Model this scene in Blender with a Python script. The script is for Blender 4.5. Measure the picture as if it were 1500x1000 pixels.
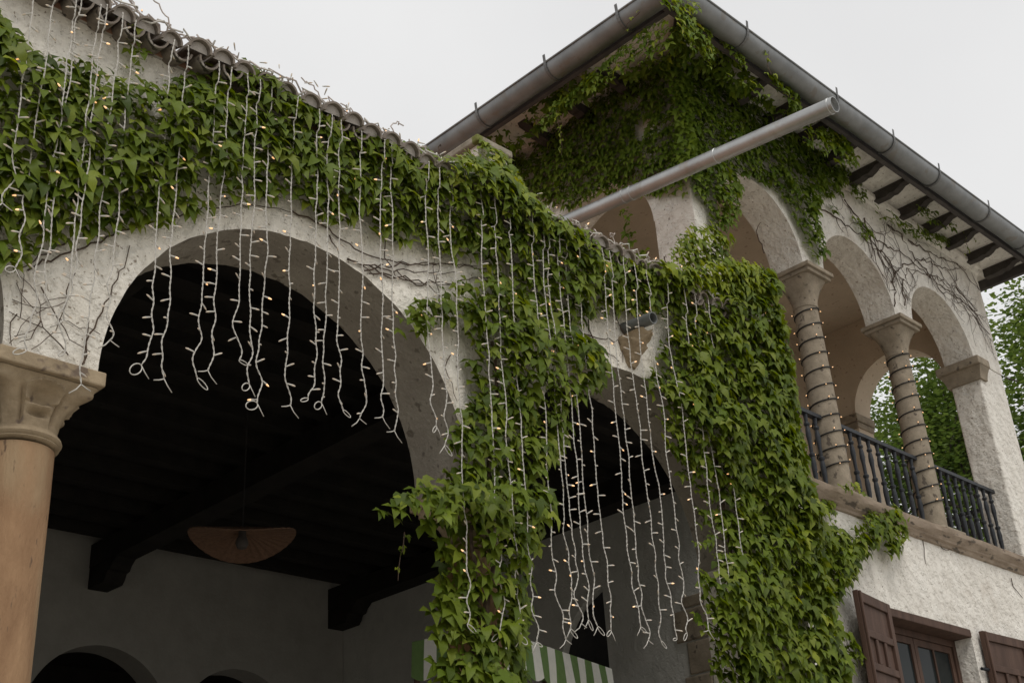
import bpy, bmesh, math, random
import numpy as np
from mathutils import Vector, Matrix, noise as mnoise

for o in list(bpy.data.objects):
    bpy.data.objects.remove(o, do_unlink=True)
scene = bpy.context.scene
COL = scene.collection
R = math.radians
rnd = random.Random(7)

# ------------------------------------------------------------------ camera
CAM_F, CAM_PITCH, CAM_ROLL, CAM_YAW = 1838.96, R(26.7717), R(-3.62867), R(44.13113)
fw = Vector((math.cos(CAM_YAW)*math.cos(CAM_PITCH), math.sin(CAM_YAW)*math.cos(CAM_PITCH), math.sin(CAM_PITCH)))
rt = fw.cross(Vector((0, 0, 1))).normalized(); up = rt.cross(fw)
rt2 = math.cos(CAM_ROLL)*rt + math.sin(CAM_ROLL)*up
up2 = -math.sin(CAM_ROLL)*rt + math.cos(CAM_ROLL)*up
cam_d = bpy.data.cameras.new('camera'); cam = bpy.data.objects.new('camera', cam_d); COL.objects.link(cam)
cam.matrix_world = Matrix(((rt2.x, up2.x, -fw.x, 0), (rt2.y, up2.y, -fw.y, 0), (rt2.z, up2.z, -fw.z, 1.6), (0, 0, 0, 1)))
cam_d.sensor_width = 36; cam_d.lens = CAM_F/1500*36; cam_d.clip_end = 2000; cam_d.clip_start = .05
scene.camera = cam
EYE = Vector((0, 0, 1.6))

# ------------------------------------------------------------------ overcast sky and a soft sun
SUN_EL, SUN_AZ = R(58), R(-112)          # azimuth measured from +X (towards the sun)
w = bpy.data.worlds.new('World'); scene.world = w; w.use_nodes = True
nt = w.node_tree; nt.nodes.clear()
sky = nt.nodes.new('ShaderNodeTexSky'); sky.sky_type = 'NISHITA'; sky.sun_disc = False
sky.sun_elevation = SUN_EL; sky.sun_rotation = R(90) - SUN_AZ
sky.air_density = 1.0; sky.dust_density = 4.0
bw = nt.nodes.new('ShaderNodeRGBToBW')
cloud = nt.nodes.new('ShaderNodeTexNoise'); cloud.inputs['Scale'].default_value = 2.2; cloud.inputs['Detail'].default_value = 5
tc = nt.nodes.new('ShaderNodeTexCoord'); nt.links.new(tc.outputs['Generated'], cloud.inputs['Vector'])
cr = nt.nodes.new('ShaderNodeValToRGB')
cr.color_ramp.elements[0].position = .3; cr.color_ramp.elements[0].color = (8.3, 8.3, 8.35, 1)
cr.color_ramp.elements[1].position = .7; cr.color_ramp.elements[1].color = (9.3, 9.3, 9.3, 1)
nt.links.new(cloud.outputs['Fac'], cr.inputs['Fac'])
mx = nt.nodes.new('ShaderNodeMix'); mx.data_type = 'RGBA'; mx.inputs['Factor'].default_value = .9
nt.links.new(sky.outputs[0], bw.inputs[0]); nt.links.new(bw.outputs[0], mx.inputs[6]); nt.links.new(cr.outputs[0], mx.inputs[7])
bg = nt.nodes.new('ShaderNodeBackground'); bg.inputs['Strength'].default_value = .1
out = nt.nodes.new('ShaderNodeOutputWorld')
nt.links.new(mx.outputs[2], bg.inputs['Color']); nt.links.new(bg.outputs[0], out.inputs['Surface'])
sd = bpy.data.lights.new('sun', 'SUN'); sd.energy = 1.35; sd.angle = R(25); sd.color = (1, .965, .91)
so = bpy.data.objects.new('sun', sd); COL.objects.link(so)
sdir = Vector((math.cos(SUN_AZ)*math.cos(SUN_EL), math.sin(SUN_AZ)*math.cos(SUN_EL), math.sin(SUN_EL)))
so.rotation_euler = sdir.to_track_quat('Z', 'Y').to_euler(); so.location = (0, -5, 30)
cy = scene.cycles; cy.max_bounces = 6; cy.diffuse_bounces = 4; cy.glossy_bounces = 2; cy.transmission_bounces = 3; cy.caustics_reflective = False; cy.caustics_refractive = False
vs = scene.view_settings; vs.view_transform = 'Standard'; vs.look = 'None'; vs.exposure = 0.0; vs.gamma = 1

# ------------------------------------------------------------------ materials
def newmat(name):
    m = bpy.data.materials.new(name); m.use_nodes = True
    n = m.node_tree.nodes; return m, m.node_tree, n['Principled BSDF']

def surf(name, c1, c2, scale=6, rough=.9, bump=.3, bscale=40, detail=8, stretch=(1, 1, 1), spots=None, spot_scale=14, spot_cut=.62, bdist=.02, metal=0, flake=0, c3=None, c3scale=1.2, c3cut=.55):
    """two-tone procedural surface with relief; spots = a third colour in scattered flecks; flake = trowelled relief"""
    m, t, b = newmat(name); N = t.nodes.new; L = t.links.new
    tc = N('ShaderNodeTexCoord'); mp = N('ShaderNodeMapping'); mp.inputs['Scale'].default_value = stretch
    L(tc.outputs['Object'], mp.inputs['Vector'])
    no = N('ShaderNodeTexNoise'); no.inputs['Scale'].default_value = scale; no.inputs['Detail'].default_value = detail; no.inputs['Roughness'].default_value = .65
    L(mp.outputs[0], no.inputs['Vector'])
    rp = N('ShaderNodeValToRGB'); rp.color_ramp.elements[0].position = .32; rp.color_ramp.elements[1].position = .68
    rp.color_ramp.elements[0].color = (*c1, 1); rp.color_ramp.elements[1].color = (*c2, 1)
    L(no.outputs['Fac'], rp.inputs['Fac']); col = rp.outputs[0]
    def blend(col, cc, sc, cut, wid, det=4):
        n2 = N('ShaderNodeTexNoise'); n2.inputs['Scale'].default_value = sc; n2.inputs['Detail'].default_value = det
        L(mp.outputs[0], n2.inputs['Vector'])
        r2 = N('ShaderNodeValToRGB'); r2.color_ramp.elements[0].position = cut; r2.color_ramp.elements[1].position = cut + wid
        L(n2.outputs['Fac'], r2.inputs['Fac'])
        mm = N('ShaderNodeMix'); mm.data_type = 'RGBA'
        L(r2.outputs[0], mm.inputs['Factor']); L(col, mm.inputs[6]); mm.inputs[7].default_value = (*cc, 1)
        return mm.outputs[2]
    if c3: col = blend(col, c3, c3scale, c3cut, .14, 6)
    if spots: col = blend(col, spots, spot_scale, spot_cut, .06)
    L(col, b.inputs['Base Color'])
    b.inputs['Roughness'].default_value = rough; b.inputs['Metallic'].default_value = metal
    b.inputs['Specular IOR Level'].default_value = .25 if not metal else .5
    if bump:
        n3 = N('ShaderNodeTexNoise'); n3.inputs['Scale'].default_value = bscale; n3.inputs['Detail'].default_value = 6; n3.inputs['Roughness'].default_value = .6
        L(mp.outputs[0], n3.inputs['Vector']); h = n3.outputs['Fac']
        if flake:
            v = N('ShaderNodeTexVoronoi'); v.inputs['Scale'].default_value = flake; v.feature = 'SMOOTH_F1'
            mw = N('ShaderNodeMix'); mw.data_type = 'VECTOR'; mw.inputs['Factor'].default_value = .12
            L(mp.outputs[0], mw.inputs[4]); L(n3.outputs['Color'], mw.inputs[5]); L(mw.outputs[1], v.inputs['Vector'])
            ma = N('ShaderNodeMath'); ma.operation = 'MULTIPLY_ADD'; ma.inputs[1].default_value = .9
            L(v.outputs['Distance'], ma.inputs[0]); L(h, ma.inputs[2]); h = ma.outputs[0]
        bp = N('ShaderNodeBump'); bp.inputs['Strength'].default_value = bump; bp.inputs['Distance'].default_value = bdist
        L(h, bp.inputs['Height']); L(bp.outputs[0], b.inputs['Normal'])
    return m

M = {}
M['stucco'] = surf('white_stucco', (.74, .69, .60), (.86, .82, .74), 5, .95, .9, 26, spots=(.34, .29, .23), spot_scale=42, spot_cut=.615, bdist=.022, flake=16, c3=(.60, .53, .44), c3scale=1.6, c3cut=.58)
M['stucco_tower'] = surf('rough_white_stucco', (.68, .64, .575), (.82, .785, .72), 4, .95, 1.0, 20, spots=(.36, .31, .26), spot_scale=30, spot_cut=.63, bdist=.03, flake=10, c3=(.55, .49, .42), c3scale=1.4, c3cut=.6)
M['stucco_inner'] = surf('shade_darkened_whitewash', (.25, .245, .225), (.32, .31, .285), 3, .95, .4, 30, bdist=.01)  # whitewashed porch walls, with the porch's shade put into the grey colour
M['stucco_side'] = surf('pale_grey_side_plaster', (.46, .46, .43), (.56, .555, .52), 3, .95, .6, 26, bdist=.014, flake=20)
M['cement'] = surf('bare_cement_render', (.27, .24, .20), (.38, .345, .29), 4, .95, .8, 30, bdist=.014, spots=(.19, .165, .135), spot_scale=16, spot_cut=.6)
M['pink'] = surf('pinkish_loggia_plaster', (.50, .415, .32), (.60, .50, .39), 3, .95, .35, 30, bdist=.01, spots=(.40, .31, .24), spot_scale=12)
M['stone'] = surf('tan_sandstone', (.20, .113, .060), (.35, .218, .122), 6, .9, .7, 70, stretch=(1, 1, .3), spots=(.13, .085, .055), spot_scale=26, spot_cut=.64, bdist=.008, c3=(.33, .24, .145), c3scale=3.2, c3cut=.52)
M['stone_cap'] = surf('carved_grey_brown_sandstone', (.235, .18, .115), (.40, .315, .21), 7, .9, .5, 40, bdist=.01, spots=(.16, .12, .09), spot_scale=9, spot_cut=.62)
M['stone_tower'] = surf('weathered_brown_stone', (.21, .175, .13), (.34, .285, .215), 8, .9, .5, 45, bdist=.01, spots=(.11, .09, .07), spot_scale=11, spot_cut=.62)
M['ledge'] = surf('ledge_brown_stone', (.22, .17, .125), (.36, .29, .225), 9, .9, .6, 40, bdist=.012, stretch=(.4, 1, 1), spots=(.11, .09, .07), spot_scale=14, spot_cut=.6)
M['tile'] = surf('lichened_barrel_tile', (.15, .125, .105), (.30, .255, .215), 14, .95, .6, 60, bdist=.006, spots=(.07, .06, .05), spot_scale=20, spot_cut=.6, c3=(.36, .34, .31), c3scale=6, c3cut=.58)
M['mortar'] = surf('grey_mortar', (.36, .33, .30), (.52, .48, .44), 12, .95, .7, 50, bdist=.01)
M['wood'] = surf('dark_brown_wood', (.055, .031, .022), (.105, .062, .045), 9, .7, .5, 60, stretch=(1, 1, .12), bdist=.004)
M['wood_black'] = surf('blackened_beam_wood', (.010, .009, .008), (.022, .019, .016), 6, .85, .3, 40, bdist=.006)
M['rafter'] = surf('dark_rafter_wood', (.035, .03, .026), (.075, .064, .056), 8, .85, .5, 40, bdist=.008)
M['zinc'] = surf('weathered_zinc', (.16, .165, .165), (.25, .255, .255), 3, .5, .12, 18, stretch=(1, 1, 1), metal=.5, bdist=.006, spots=(.19, .18, .165), spot_scale=7, spot_cut=.6)
M['zinc_new'] = surf('bright_zinc_pipe', (.36, .365, .36), (.48, .485, .48), 3, .46, .06, 20, metal=.8, bdist=.004, c3=(.34, .31, .27), c3scale=5, c3cut=.62)
M['bracket'] = surf('dark_zinc_bracket', (.10, .10, .10), (.17, .17, .165), 5, .55, .2, 30, metal=.5, bdist=.004)
M['pvc'] = surf('grey_plastic_pipe', (.12, .125, .12), (.165, .17, .165), 8, .5, .1, 50, bdist=.003)
M['iron'] = surf('black_painted_iron', (.016, .018, .021), (.035, .038, .044), 20, .45, .4, 60, bdist=.004)
M['fascia'] = surf('dark_fascia', (.05, .045, .042), (.09, .08, .075), 6, .9, .3, 40, bdist=.005)
M['rattan'] = surf('woven_rattan', (.10, .058, .038), (.17, .10, .065), 40, .8, .5, 120, bdist=.004)
M['cable_white'] = surf('white_cable', (.50, .475, .43), (.60, .57, .52), 30, .55, 0)
M['cable_old'] = surf('dusty_cable', (.40, .34, .31), (.56, .50, .46), 30, .6, 0)
M['cable_dark'] = surf('black_cable', (.018, .017, .016), (.032, .03, .028), 30, .5, 0)
M['awn_white'] = surf('off_white_canvas', (.60, .60, .55), (.68, .67, .62), 20, .9, .2, 200, bdist=.002)
M['awn_green'] = surf('green_canvas', (.105, .175, .055), (.135, .215, .075), 20, .9, .2, 200, bdist=.002)
M['bark'] = surf('vine_bark', (.055, .038, .028), (.12, .085, .062), 30, .95, .5, 80, bdist=.004)
M['treebark'] = surf('tree_bark', (.045, .038, .03), (.085, .07, .056), 6, .95, .6, 20, stretch=(1, 1, .3), bdist=.02)
M['moss'] = surf('mossy_stone', (.20, .175, .13), (.36, .32, .26), 12, .95, .7, 40, bdist=.01, spots=(.16, .17, .05), spot_scale=7, spot_cut=.52)
M['ground'] = surf('pale_gravel_ground', (.36, .335, .29), (.48, .45, .40), 1.2, .95, .5, 60, bdist=.01)
M['paving'] = surf('stone_paving', (.26, .23, .19), (.38, .34, .29), 2, .9, .4, 20, bdist=.01)
M['rooftile'] = surf('terracotta_roof', (.24, .13, .085), (.36, .21, .14), 7, .95, .6, 30, bdist=.02)

def leafmat(name, stops, trans=.38, rough=.5):
    m, t, b = newmat(name); N = t.nodes.new; L = t.links.new
    g = N('ShaderNodeNewGeometry'); oi = N('ShaderNodeObjectInfo')
    ad = N('ShaderNodeMath'); ad.operation = 'ADD'; L(g.outputs['Random Per Island'], ad.inputs[0]); L(oi.outputs['Random'], ad.inputs[1])
    fr = N('ShaderNodeMath'); fr.operation = 'FRACT'; L(ad.outputs[0], fr.inputs[0])
    rp = N('ShaderNodeValToRGB'); e = rp.color_ramp.elements
    e[0].position = 0; e[0].color = (*stops[0], 1); e[1].position = 1; e[1].color = (*stops[-1], 1)
    for i, s in enumerate(stops[1:-1]):
        k = e.new((i+1)/(len(stops)-1)); k.color = (*s, 1)
    L(fr.outputs[0], rp.inputs['Fac'])
    tc = N('ShaderNodeTexCoord'); no = N('ShaderNodeTexNoise'); no.inputs['Scale'].default_value = 22; no.inputs['Detail'].default_value = 3
    L(tc.outputs['Object'], no.inputs['Vector'])
    mm = N('ShaderNodeMix'); mm.data_type = 'RGBA'; mm.blend_type = 'OVERLAY'; mm.inputs['Factor'].default_value = .25
    L(rp.outputs[0], mm.inputs[6]); L(no.outputs['Fac'], mm.inputs[7])
    L(mm.outputs[2], b.inputs['Base Color']); b.inputs['Roughness'].default_value = rough; b.inputs['Specular IOR Level'].default_value = .22
    tr = N('ShaderNodeBsdfTranslucent')
    hs = N('ShaderNodeHueSaturation'); hs.inputs['Value'].default_value = 1.25; hs.inputs['Saturation'].default_value = 1.1; hs.inputs['Hue'].default_value = .485
    L(mm.outputs[2], hs.inputs['Color']); L(hs.outputs[0], tr.inputs['Color'])
    ms = N('ShaderNodeMixShader'); ms.inputs[0].default_value = trans
    L(b.outputs[0], ms.inputs[1]); L(tr.outputs[0], ms.inputs[2])
    L(ms.outputs[0], t.nodes['Material Output'].inputs['Surface'])
    return m
M['leaf'] = leafmat('ivy_leaf', [(.048, .078, .007), (.095, .140, .011), (.150, .200, .017), (.110, .165, .012), (.20, .240, .03), (.07, .108, .010)])
M['leaf_young'] = leafmat('young_ivy_leaf', [(.16, .22, .018), (.25, .30, .03), (.20, .26, .022), (.33, .35, .045)], .4)
M['leaf_tower'] = leafmat('lightened_tower_ivy_leaf', [(.075, .13, .014), (.13, .195, .022), (.185, .25, .034), (.11, .17, .017)])  # tower copy of the ivy leaf, colour lightened against dim light under the eaves
M['leaf_tree'] = leafmat('tree_leaf', [(.06, .105, .025), (.10, .16, .038), (.145, .205, .055), (.085, .135, .028)], .45, .6)

def glow(name, col, s):
    m, t, b = newmat(name)
    b.inputs['Base Color'].default_value = (.8, .7, .55, 1); b.inputs['Emission Color'].default_value = (*col, 1); b.inputs['Emission Strength'].default_value = s
    return m
M['bulb_lit'] = glow('lit_bulb_tip', (1, .50, .18), 1.0)
M['bulb_clear'] = surf('unlit_bulb_tip', (.62, .52, .42), (.72, .62, .5), 20, .3, 0)
def glassmat():
    m, t, b = newmat('dark_window_glass')
    b.inputs['Base Color'].default_value = (.02, .024, .024, 1); b.inputs['Roughness'].default_value = .04; b.inputs['Specular IOR Level'].default_value = .08
    return m
M['glass'] = glassmat()

# ------------------------------------------------------------------ object helpers
def wloc(o):
    v = Vector(o.get('_l', (0, 0, 0)))
    return v
ORIG = {}
def adopt(o, p):
    o.parent = p
    o.matrix_parent_inverse = Matrix.Translation(-ORIG.get(p.name, Vector((0, 0, 0))))
def thing(name, label, cat, loc=(0, 0, 0), group=None, parent=None):
    o = bpy.data.objects.new(name, None); COL.objects.link(o); o.empty_display_size = .2
    if parent is not None: adopt(o, parent)
    o.location = loc; ORIG[o.name] = Vector(loc)
    if label: o['label'] = label
    if cat: o['category'] = cat
    if group: o['group'] = group
    return o
def tag(o, label, cat, group=None, kind=None):
    o['label'] = label; o['category'] = cat
    if group: o['group'] = group
    if kind: o['kind'] = kind
class MB:
    def __init__(s): s.v = []; s.f = []; s.m = []
    def add(s, vs, fs, mi=0):
        k = len(s.v); s.v += [tuple(q) for q in vs]; s.f += [tuple(i+k for i in f) for f in fs]; s.m += [mi]*len(fs); return s
    def box(s, x0, x1, y0, y1, z0, z1, mi=0):
        return s.add([(x, y, z) for x in (x0, x1) for y in (y0, y1) for z in (z0, z1)],
                     [(0, 1, 3, 2), (4, 6, 7, 5), (0, 4, 5, 1), (2, 3, 7, 6), (0, 2, 6, 4), (1, 5, 7, 3)], mi)
    def tube(s, pts, r, n=6, mi=0, caps=True):
        pts = [Vector(p) for p in pts]; k = len(pts)
        if k < 2: return s
        rs = r if isinstance(r, (list, tuple)) else [r]*k
        vs = []; prev = None
        for i, p in enumerate(pts):
            d = (pts[min(i+1, k-1)] - pts[max(i-1, 0)])
            d = d.normalized() if d.length > 1e-9 else Vector((0, 0, 1))
            if prev is None:
                a = Vector((0, 0, 1)) if abs(d.z) < .9 else Vector((1, 0, 0)); u = d.cross(a).normalized()
            else:
                u = (prev - d*prev.dot(d)); u = u.normalized() if u.length > 1e-6 else d.orthogonal().normalized()
            prev = u; v = d.cross(u)
            for j in range(n):
                a = 2*math.pi*j/n; vs.append(p + (u*math.cos(a) + v*math.sin(a))*rs[i])
        fs = [(i*n+j, i*n+(j+1) % n, (i+1)*n+(j+1) % n, (i+1)*n+j) for i in range(k-1) for j in range(n)]
        if caps: fs += [tuple(range(n-1, -1, -1)), tuple((k-1)*n+j for j in range(n))]
        return s.add(vs, fs, mi)
    def lathe(s, prof, c=(0, 0, 0), n=24, mi=0):
        k = len(prof)
        vs = [(c[0]+r*math.cos(2*math.pi*j/n), c[1]+r*math.sin(2*math.pi*j/n), c[2]+z) for r, z in prof for j in range(n)]
        fs = [(i*n+j, i*n+(j+1) % n, (i+1)*n+(j+1) % n, (i+1)*n+j) for i in range(k-1) for j in range(n)]
        fs += [tuple(range(n-1, -1, -1)), tuple((k-1)*n+j for j in range(n))]
        return s.add(vs, fs, mi)
    def mesh(s, name, mats, smooth=False, fix=True, angle=40):
        me = bpy.data.meshes.new(name); me.from_pydata(s.v, [], s.f)
        for m in (mats if isinstance(mats, (list, tuple)) else [mats]): me.materials.append(m)
        if any(s.m) and len(me.materials) > 1: me.polygons.foreach_set('material_index', s.m)
        if fix:
            b = bmesh.new(); b.from_mesh(me); bmesh.ops.recalc_face_normals(b, faces=b.faces)
            if smooth:
                for e in b.edges:
                    e.smooth = len(e.link_faces) == 2 and e.calc_face_angle(0) < R(angle)
                for f in b.faces: f.smooth = True
            b.to_mesh(me); b.free()
        elif smooth: me.polygons.foreach_set('use_smooth', [True]*len(me.polygons))
        me.update(); return me
    def build(s, name, mats, parent=None, smooth=False, **k):
        o = bpy.data.objects.new(name, s.mesh(name, mats, smooth, **k)); COL.objects.link(o)
        if parent is not None: adopt(o, parent)
        return o
def inst(name, me, parent, mat4=None, loc=None):
    o = bpy.data.objects.new(name, me); COL.objects.link(o)
    if parent is not None: adopt(o, parent)
    if mat4 is not None: o.matrix_basis = mat4
    if loc is not None: o.location = loc
    return o
def bevel(o, wd=.01, seg=2):
    md = o.modifiers.new('bevel', 'BEVEL'); md.width = wd; md.segments = seg; md.limit_method = 'ANGLE'; md.angle_limit = R(35); return o

def nz(x, y, z=0.): return mnoise.noise(Vector((x, y, z)))

def arched(u0, u1, zs, zt, arches, t0, t1, along='X', rough=.007, wob=1.0):
    """solid wall strip: u runs along the wall, arches = [(centre, radius)] cut from below at spring height zs"""
    us = {u0, u1}
    for c, r in arches:
        for k in range(61): us.add(round(c - r*math.cos(math.pi*k/60), 4))
    x = u0
    while x < u1: us.add(round(x, 4)); x += .1
    us = sorted(us)
    vs = []; fs = []; und = []
    nzs = 7
    for u in us:
        zl = zs
        for c, r in arches:
            if abs(u-c) <= r: zl = zs + math.sqrt(max(0, r*r-(u-c)**2))
        for t in (t0, t1):
            zlow = zl + (rough*nz(u*9, t*7, 1.3) + rough*.6*nz(u*31, t*9, 4) if zl > zs + .001 else 0)
            tt = t + 0
            for k in range(nzs+1):
                z = zlow + (zt-zlow)*(k/nzs)
                d = (rough*1.1*nz(u*3, z*3, 7+t) if (0 < k < nzs) else 0)*wob
                vs.append((u, tt+d, z) if along == 'X' else (tt+d, u, z))
    st = 2*(nzs+1)
    for i in range(len(us)-1):
        a = i*st; b = a+st
        for k in range(nzs):
            fs.append((a+k, b+k, b+k+1, a+k+1))
            o = nzs+1
            fs.append((a+o+k, a+o+k+1, b+o+k+1, b+o+k))
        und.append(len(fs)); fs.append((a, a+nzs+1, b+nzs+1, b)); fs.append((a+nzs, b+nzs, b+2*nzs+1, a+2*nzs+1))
    for a, fl in ((0, 0), ((len(us)-1)*st, 1)):
        for k in range(nzs): fs.append((a+k, a+k+1, a+nzs+2+k, a+nzs+1+k))
    mb = MB().add(vs, fs)
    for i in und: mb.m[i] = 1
    return mb

# ------------------------------------------------------------------ ground
g = MB().add([(-400, -400, 0), (400, -400, 0), (400, 400, 0), (-400, 400, 0)], [(0, 1, 2, 3)]).build('ground', M['ground']); g['kind'] = 'structure'
g = MB().box(-3, 9.17, 4.0, 12, -.05, .12).build('porch_floor', M['paving']); g['kind'] = 'structure'

# ------------------------------------------------------------------ arcade wing
YA, YA2 = 5.0, 5.46
AZ, AR = 4.19, 1.158
AC = [.78, 3.55, 6.32]
wing = thing('arcade_wing', 'long white arcaded wing with tiled eave, its arches hung with lights', 'building', (3.5, 5.2, 0))
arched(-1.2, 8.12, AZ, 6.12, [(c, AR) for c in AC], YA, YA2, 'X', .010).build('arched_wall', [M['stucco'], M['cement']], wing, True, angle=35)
# corner pier under the last springing and the header over the gap beside the tower
MB().box(7.482, 8.115, 5.002, 5.457, .1, 4.1895).build('corner_pier', M['stucco'], wing)
MB().box(7.70, 8.117, 5.462, 6.19, 5.9, 6.1).build('return_wall', M['stucco'], wing)
MB().box(7.55, 8.10, 5.03, 5.5, 6.122, 6.55).build('parapet_stub', M['stucco'], wing)
# inside: back wall with arched openings, ceiling, beams, joists, corbels
bk = MB()
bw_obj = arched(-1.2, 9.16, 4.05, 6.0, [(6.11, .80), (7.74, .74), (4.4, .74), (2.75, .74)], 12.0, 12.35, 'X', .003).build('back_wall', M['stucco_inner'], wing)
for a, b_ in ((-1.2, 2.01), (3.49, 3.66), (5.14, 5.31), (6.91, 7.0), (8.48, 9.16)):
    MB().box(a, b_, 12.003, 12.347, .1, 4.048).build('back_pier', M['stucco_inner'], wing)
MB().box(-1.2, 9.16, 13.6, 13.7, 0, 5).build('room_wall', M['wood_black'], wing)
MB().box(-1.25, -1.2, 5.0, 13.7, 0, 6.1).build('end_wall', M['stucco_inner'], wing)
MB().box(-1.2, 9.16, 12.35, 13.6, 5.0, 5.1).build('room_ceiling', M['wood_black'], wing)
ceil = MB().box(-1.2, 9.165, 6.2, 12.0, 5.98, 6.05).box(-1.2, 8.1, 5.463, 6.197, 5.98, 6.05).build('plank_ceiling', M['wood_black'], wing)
y = 5.75
while y < 11.9:
    MB().box(-1.2, 9.16 if y > 6.1 else 8.1, y, y+.11, 5.87, 5.979).build('joist', M['wood_black'], ceil); y += .42
for xb in (.43, 3.20, 5.97, 9.03):
    MB().box(xb-.11, xb+.13, 6.2 if xb > 9 else 5.47, 11.99, 5.62, 5.869).build('beam', M['wood_black'], ceil)
    # carved corbel under the beam end, projecting from the back wall
    prof = [(12.0, 5.40), (11.68, 5.40), (11.64, 5.44), (11.61, 5.5), (11.55, 5.51), (11.52, 5.56), (11.44, 5.618), (12.0, 5.618)]
    vs = [(x, yy, zz) for x in (xb-.10, xb+.12) for yy, zz in prof]; n = len(prof)
    MB().add(vs, [tuple(range(n)), tuple(range(2*n-1, n-1, -1))] + [(i, (i+1) % n, n+(i+1) % n, n+i) for i in range(n)]).build('corbel', M['wood_black'], ceil)
# roof behind the eave
MB().add([(-1.2, 4.98, 6.16), (8.1, 4.98, 6.16), (8.1, 6.2, 6.5), (9.16, 6.2, 6.5), (9.16, 12.4, 7.9), (-1.2, 12.4, 7.9),
          (-1.2, 4.98, 6.124), (8.1, 4.98, 6.124), (8.1, 6.2, 6.4), (9.16, 6.2, 6.4), (9.16, 12.4, 7.8), (-1.2, 12.4, 7.8)],
         [(0, 1, 2, 3, 4, 5), (6, 11, 10, 9, 8, 7), (0, 6, 7, 1), (1, 7, 8, 2), (2, 8, 9, 3), (3, 9, 10, 4), (4, 10, 11, 5), (5, 11, 6, 0)]).build('roof_slab', M['rooftile'], wing)

# barrel tiles along the eave
def tile_mesh(r0, r1, ln, th, flip):
    b = MB(); n = 10; vs = []
    for t, r in ((0, r0), (1, r1)):
        for rr in (r, r-th):
            for k in range(n+1):
                a = math.pi*k/n
                vs.append((rr*math.cos(a), t*ln, (rr*math.sin(a))*(-1 if flip else 1)))
    m = n+1; fs = []
    for k in range(n):
        fs += [(k, k+1, 2*m+k+1, 2*m+k), (m+k, 3*m+k, 3*m+k+1, m+k+1), (k, m+k, m+k+1, k+1), (2*m+k, 2*m+k+1, 3*m+k+1, 3*m+k)]
    fs += [(0, 2*m, 3*m, m), (n, m+n, 3*m+n, 2*m+n)]
    return b.add(vs, fs).mesh('tile', M['tile'], True)
cover = [tile_mesh(.066, .058, .42, .012, False), tile_mesh(.071, .06, .42, .013, False)]
pan = tile_mesh(.062, .07, .42, .011, True)
plug = MB(); n = 8
vs = [(0, .03, 0)] + [(.055*math.cos(math.pi*k/n), .03, .055*math.sin(math.pi*k/n)) for k in range(n+1)]
plug.add(vs, [(0, 1+k, 2+k) for k in range(n)])
plugm = plug.mesh('mortar', M['mortar'])
eave = MB().box(-1.2, 8.1, 4.985, 5.3, 6.123, 6.14).build('eave_bed', M['mortar'], wing)
PIT = Matrix.Rotation(R(15), 4, 'X')
x = -1.0; i = 0
while x < 7.45:
    dz = .012*math.sin(x*2.3) + rnd.uniform(-.010, .010); dy = rnd.uniform(-.03, .03)
    rot = PIT @ Matrix.Rotation(R(rnd.uniform(-5, 5)), 4, 'Z')
    inst('tile', pan, eave, Matrix.Translation((x+.074, 4.85+dy*.7, 6.145+dz)) @ rot)
    m4 = Matrix.Translation((x, 4.83+dy, 6.15+dz)) @ rot @ Matrix.Rotation(R(rnd.uniform(-5, 5)), 4, 'Y')
    inst('tile', cover[i % 2], eave, m4); inst('mortar', plugm, eave, m4)
    x += .148; i += 1
# mossy stone slab on a stub standing on the eave
slab = MB().box(5.02, 5.30, 5.08, 5.42, 6.145, 6.74).build('masonry_stub', M['stucco'], wing)
bevel(MB().box(4.98, 5.325, 5.04, 5.45, 6.742, 6.80).build('cap_slab', M['moss'], wing), .012)

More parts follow.
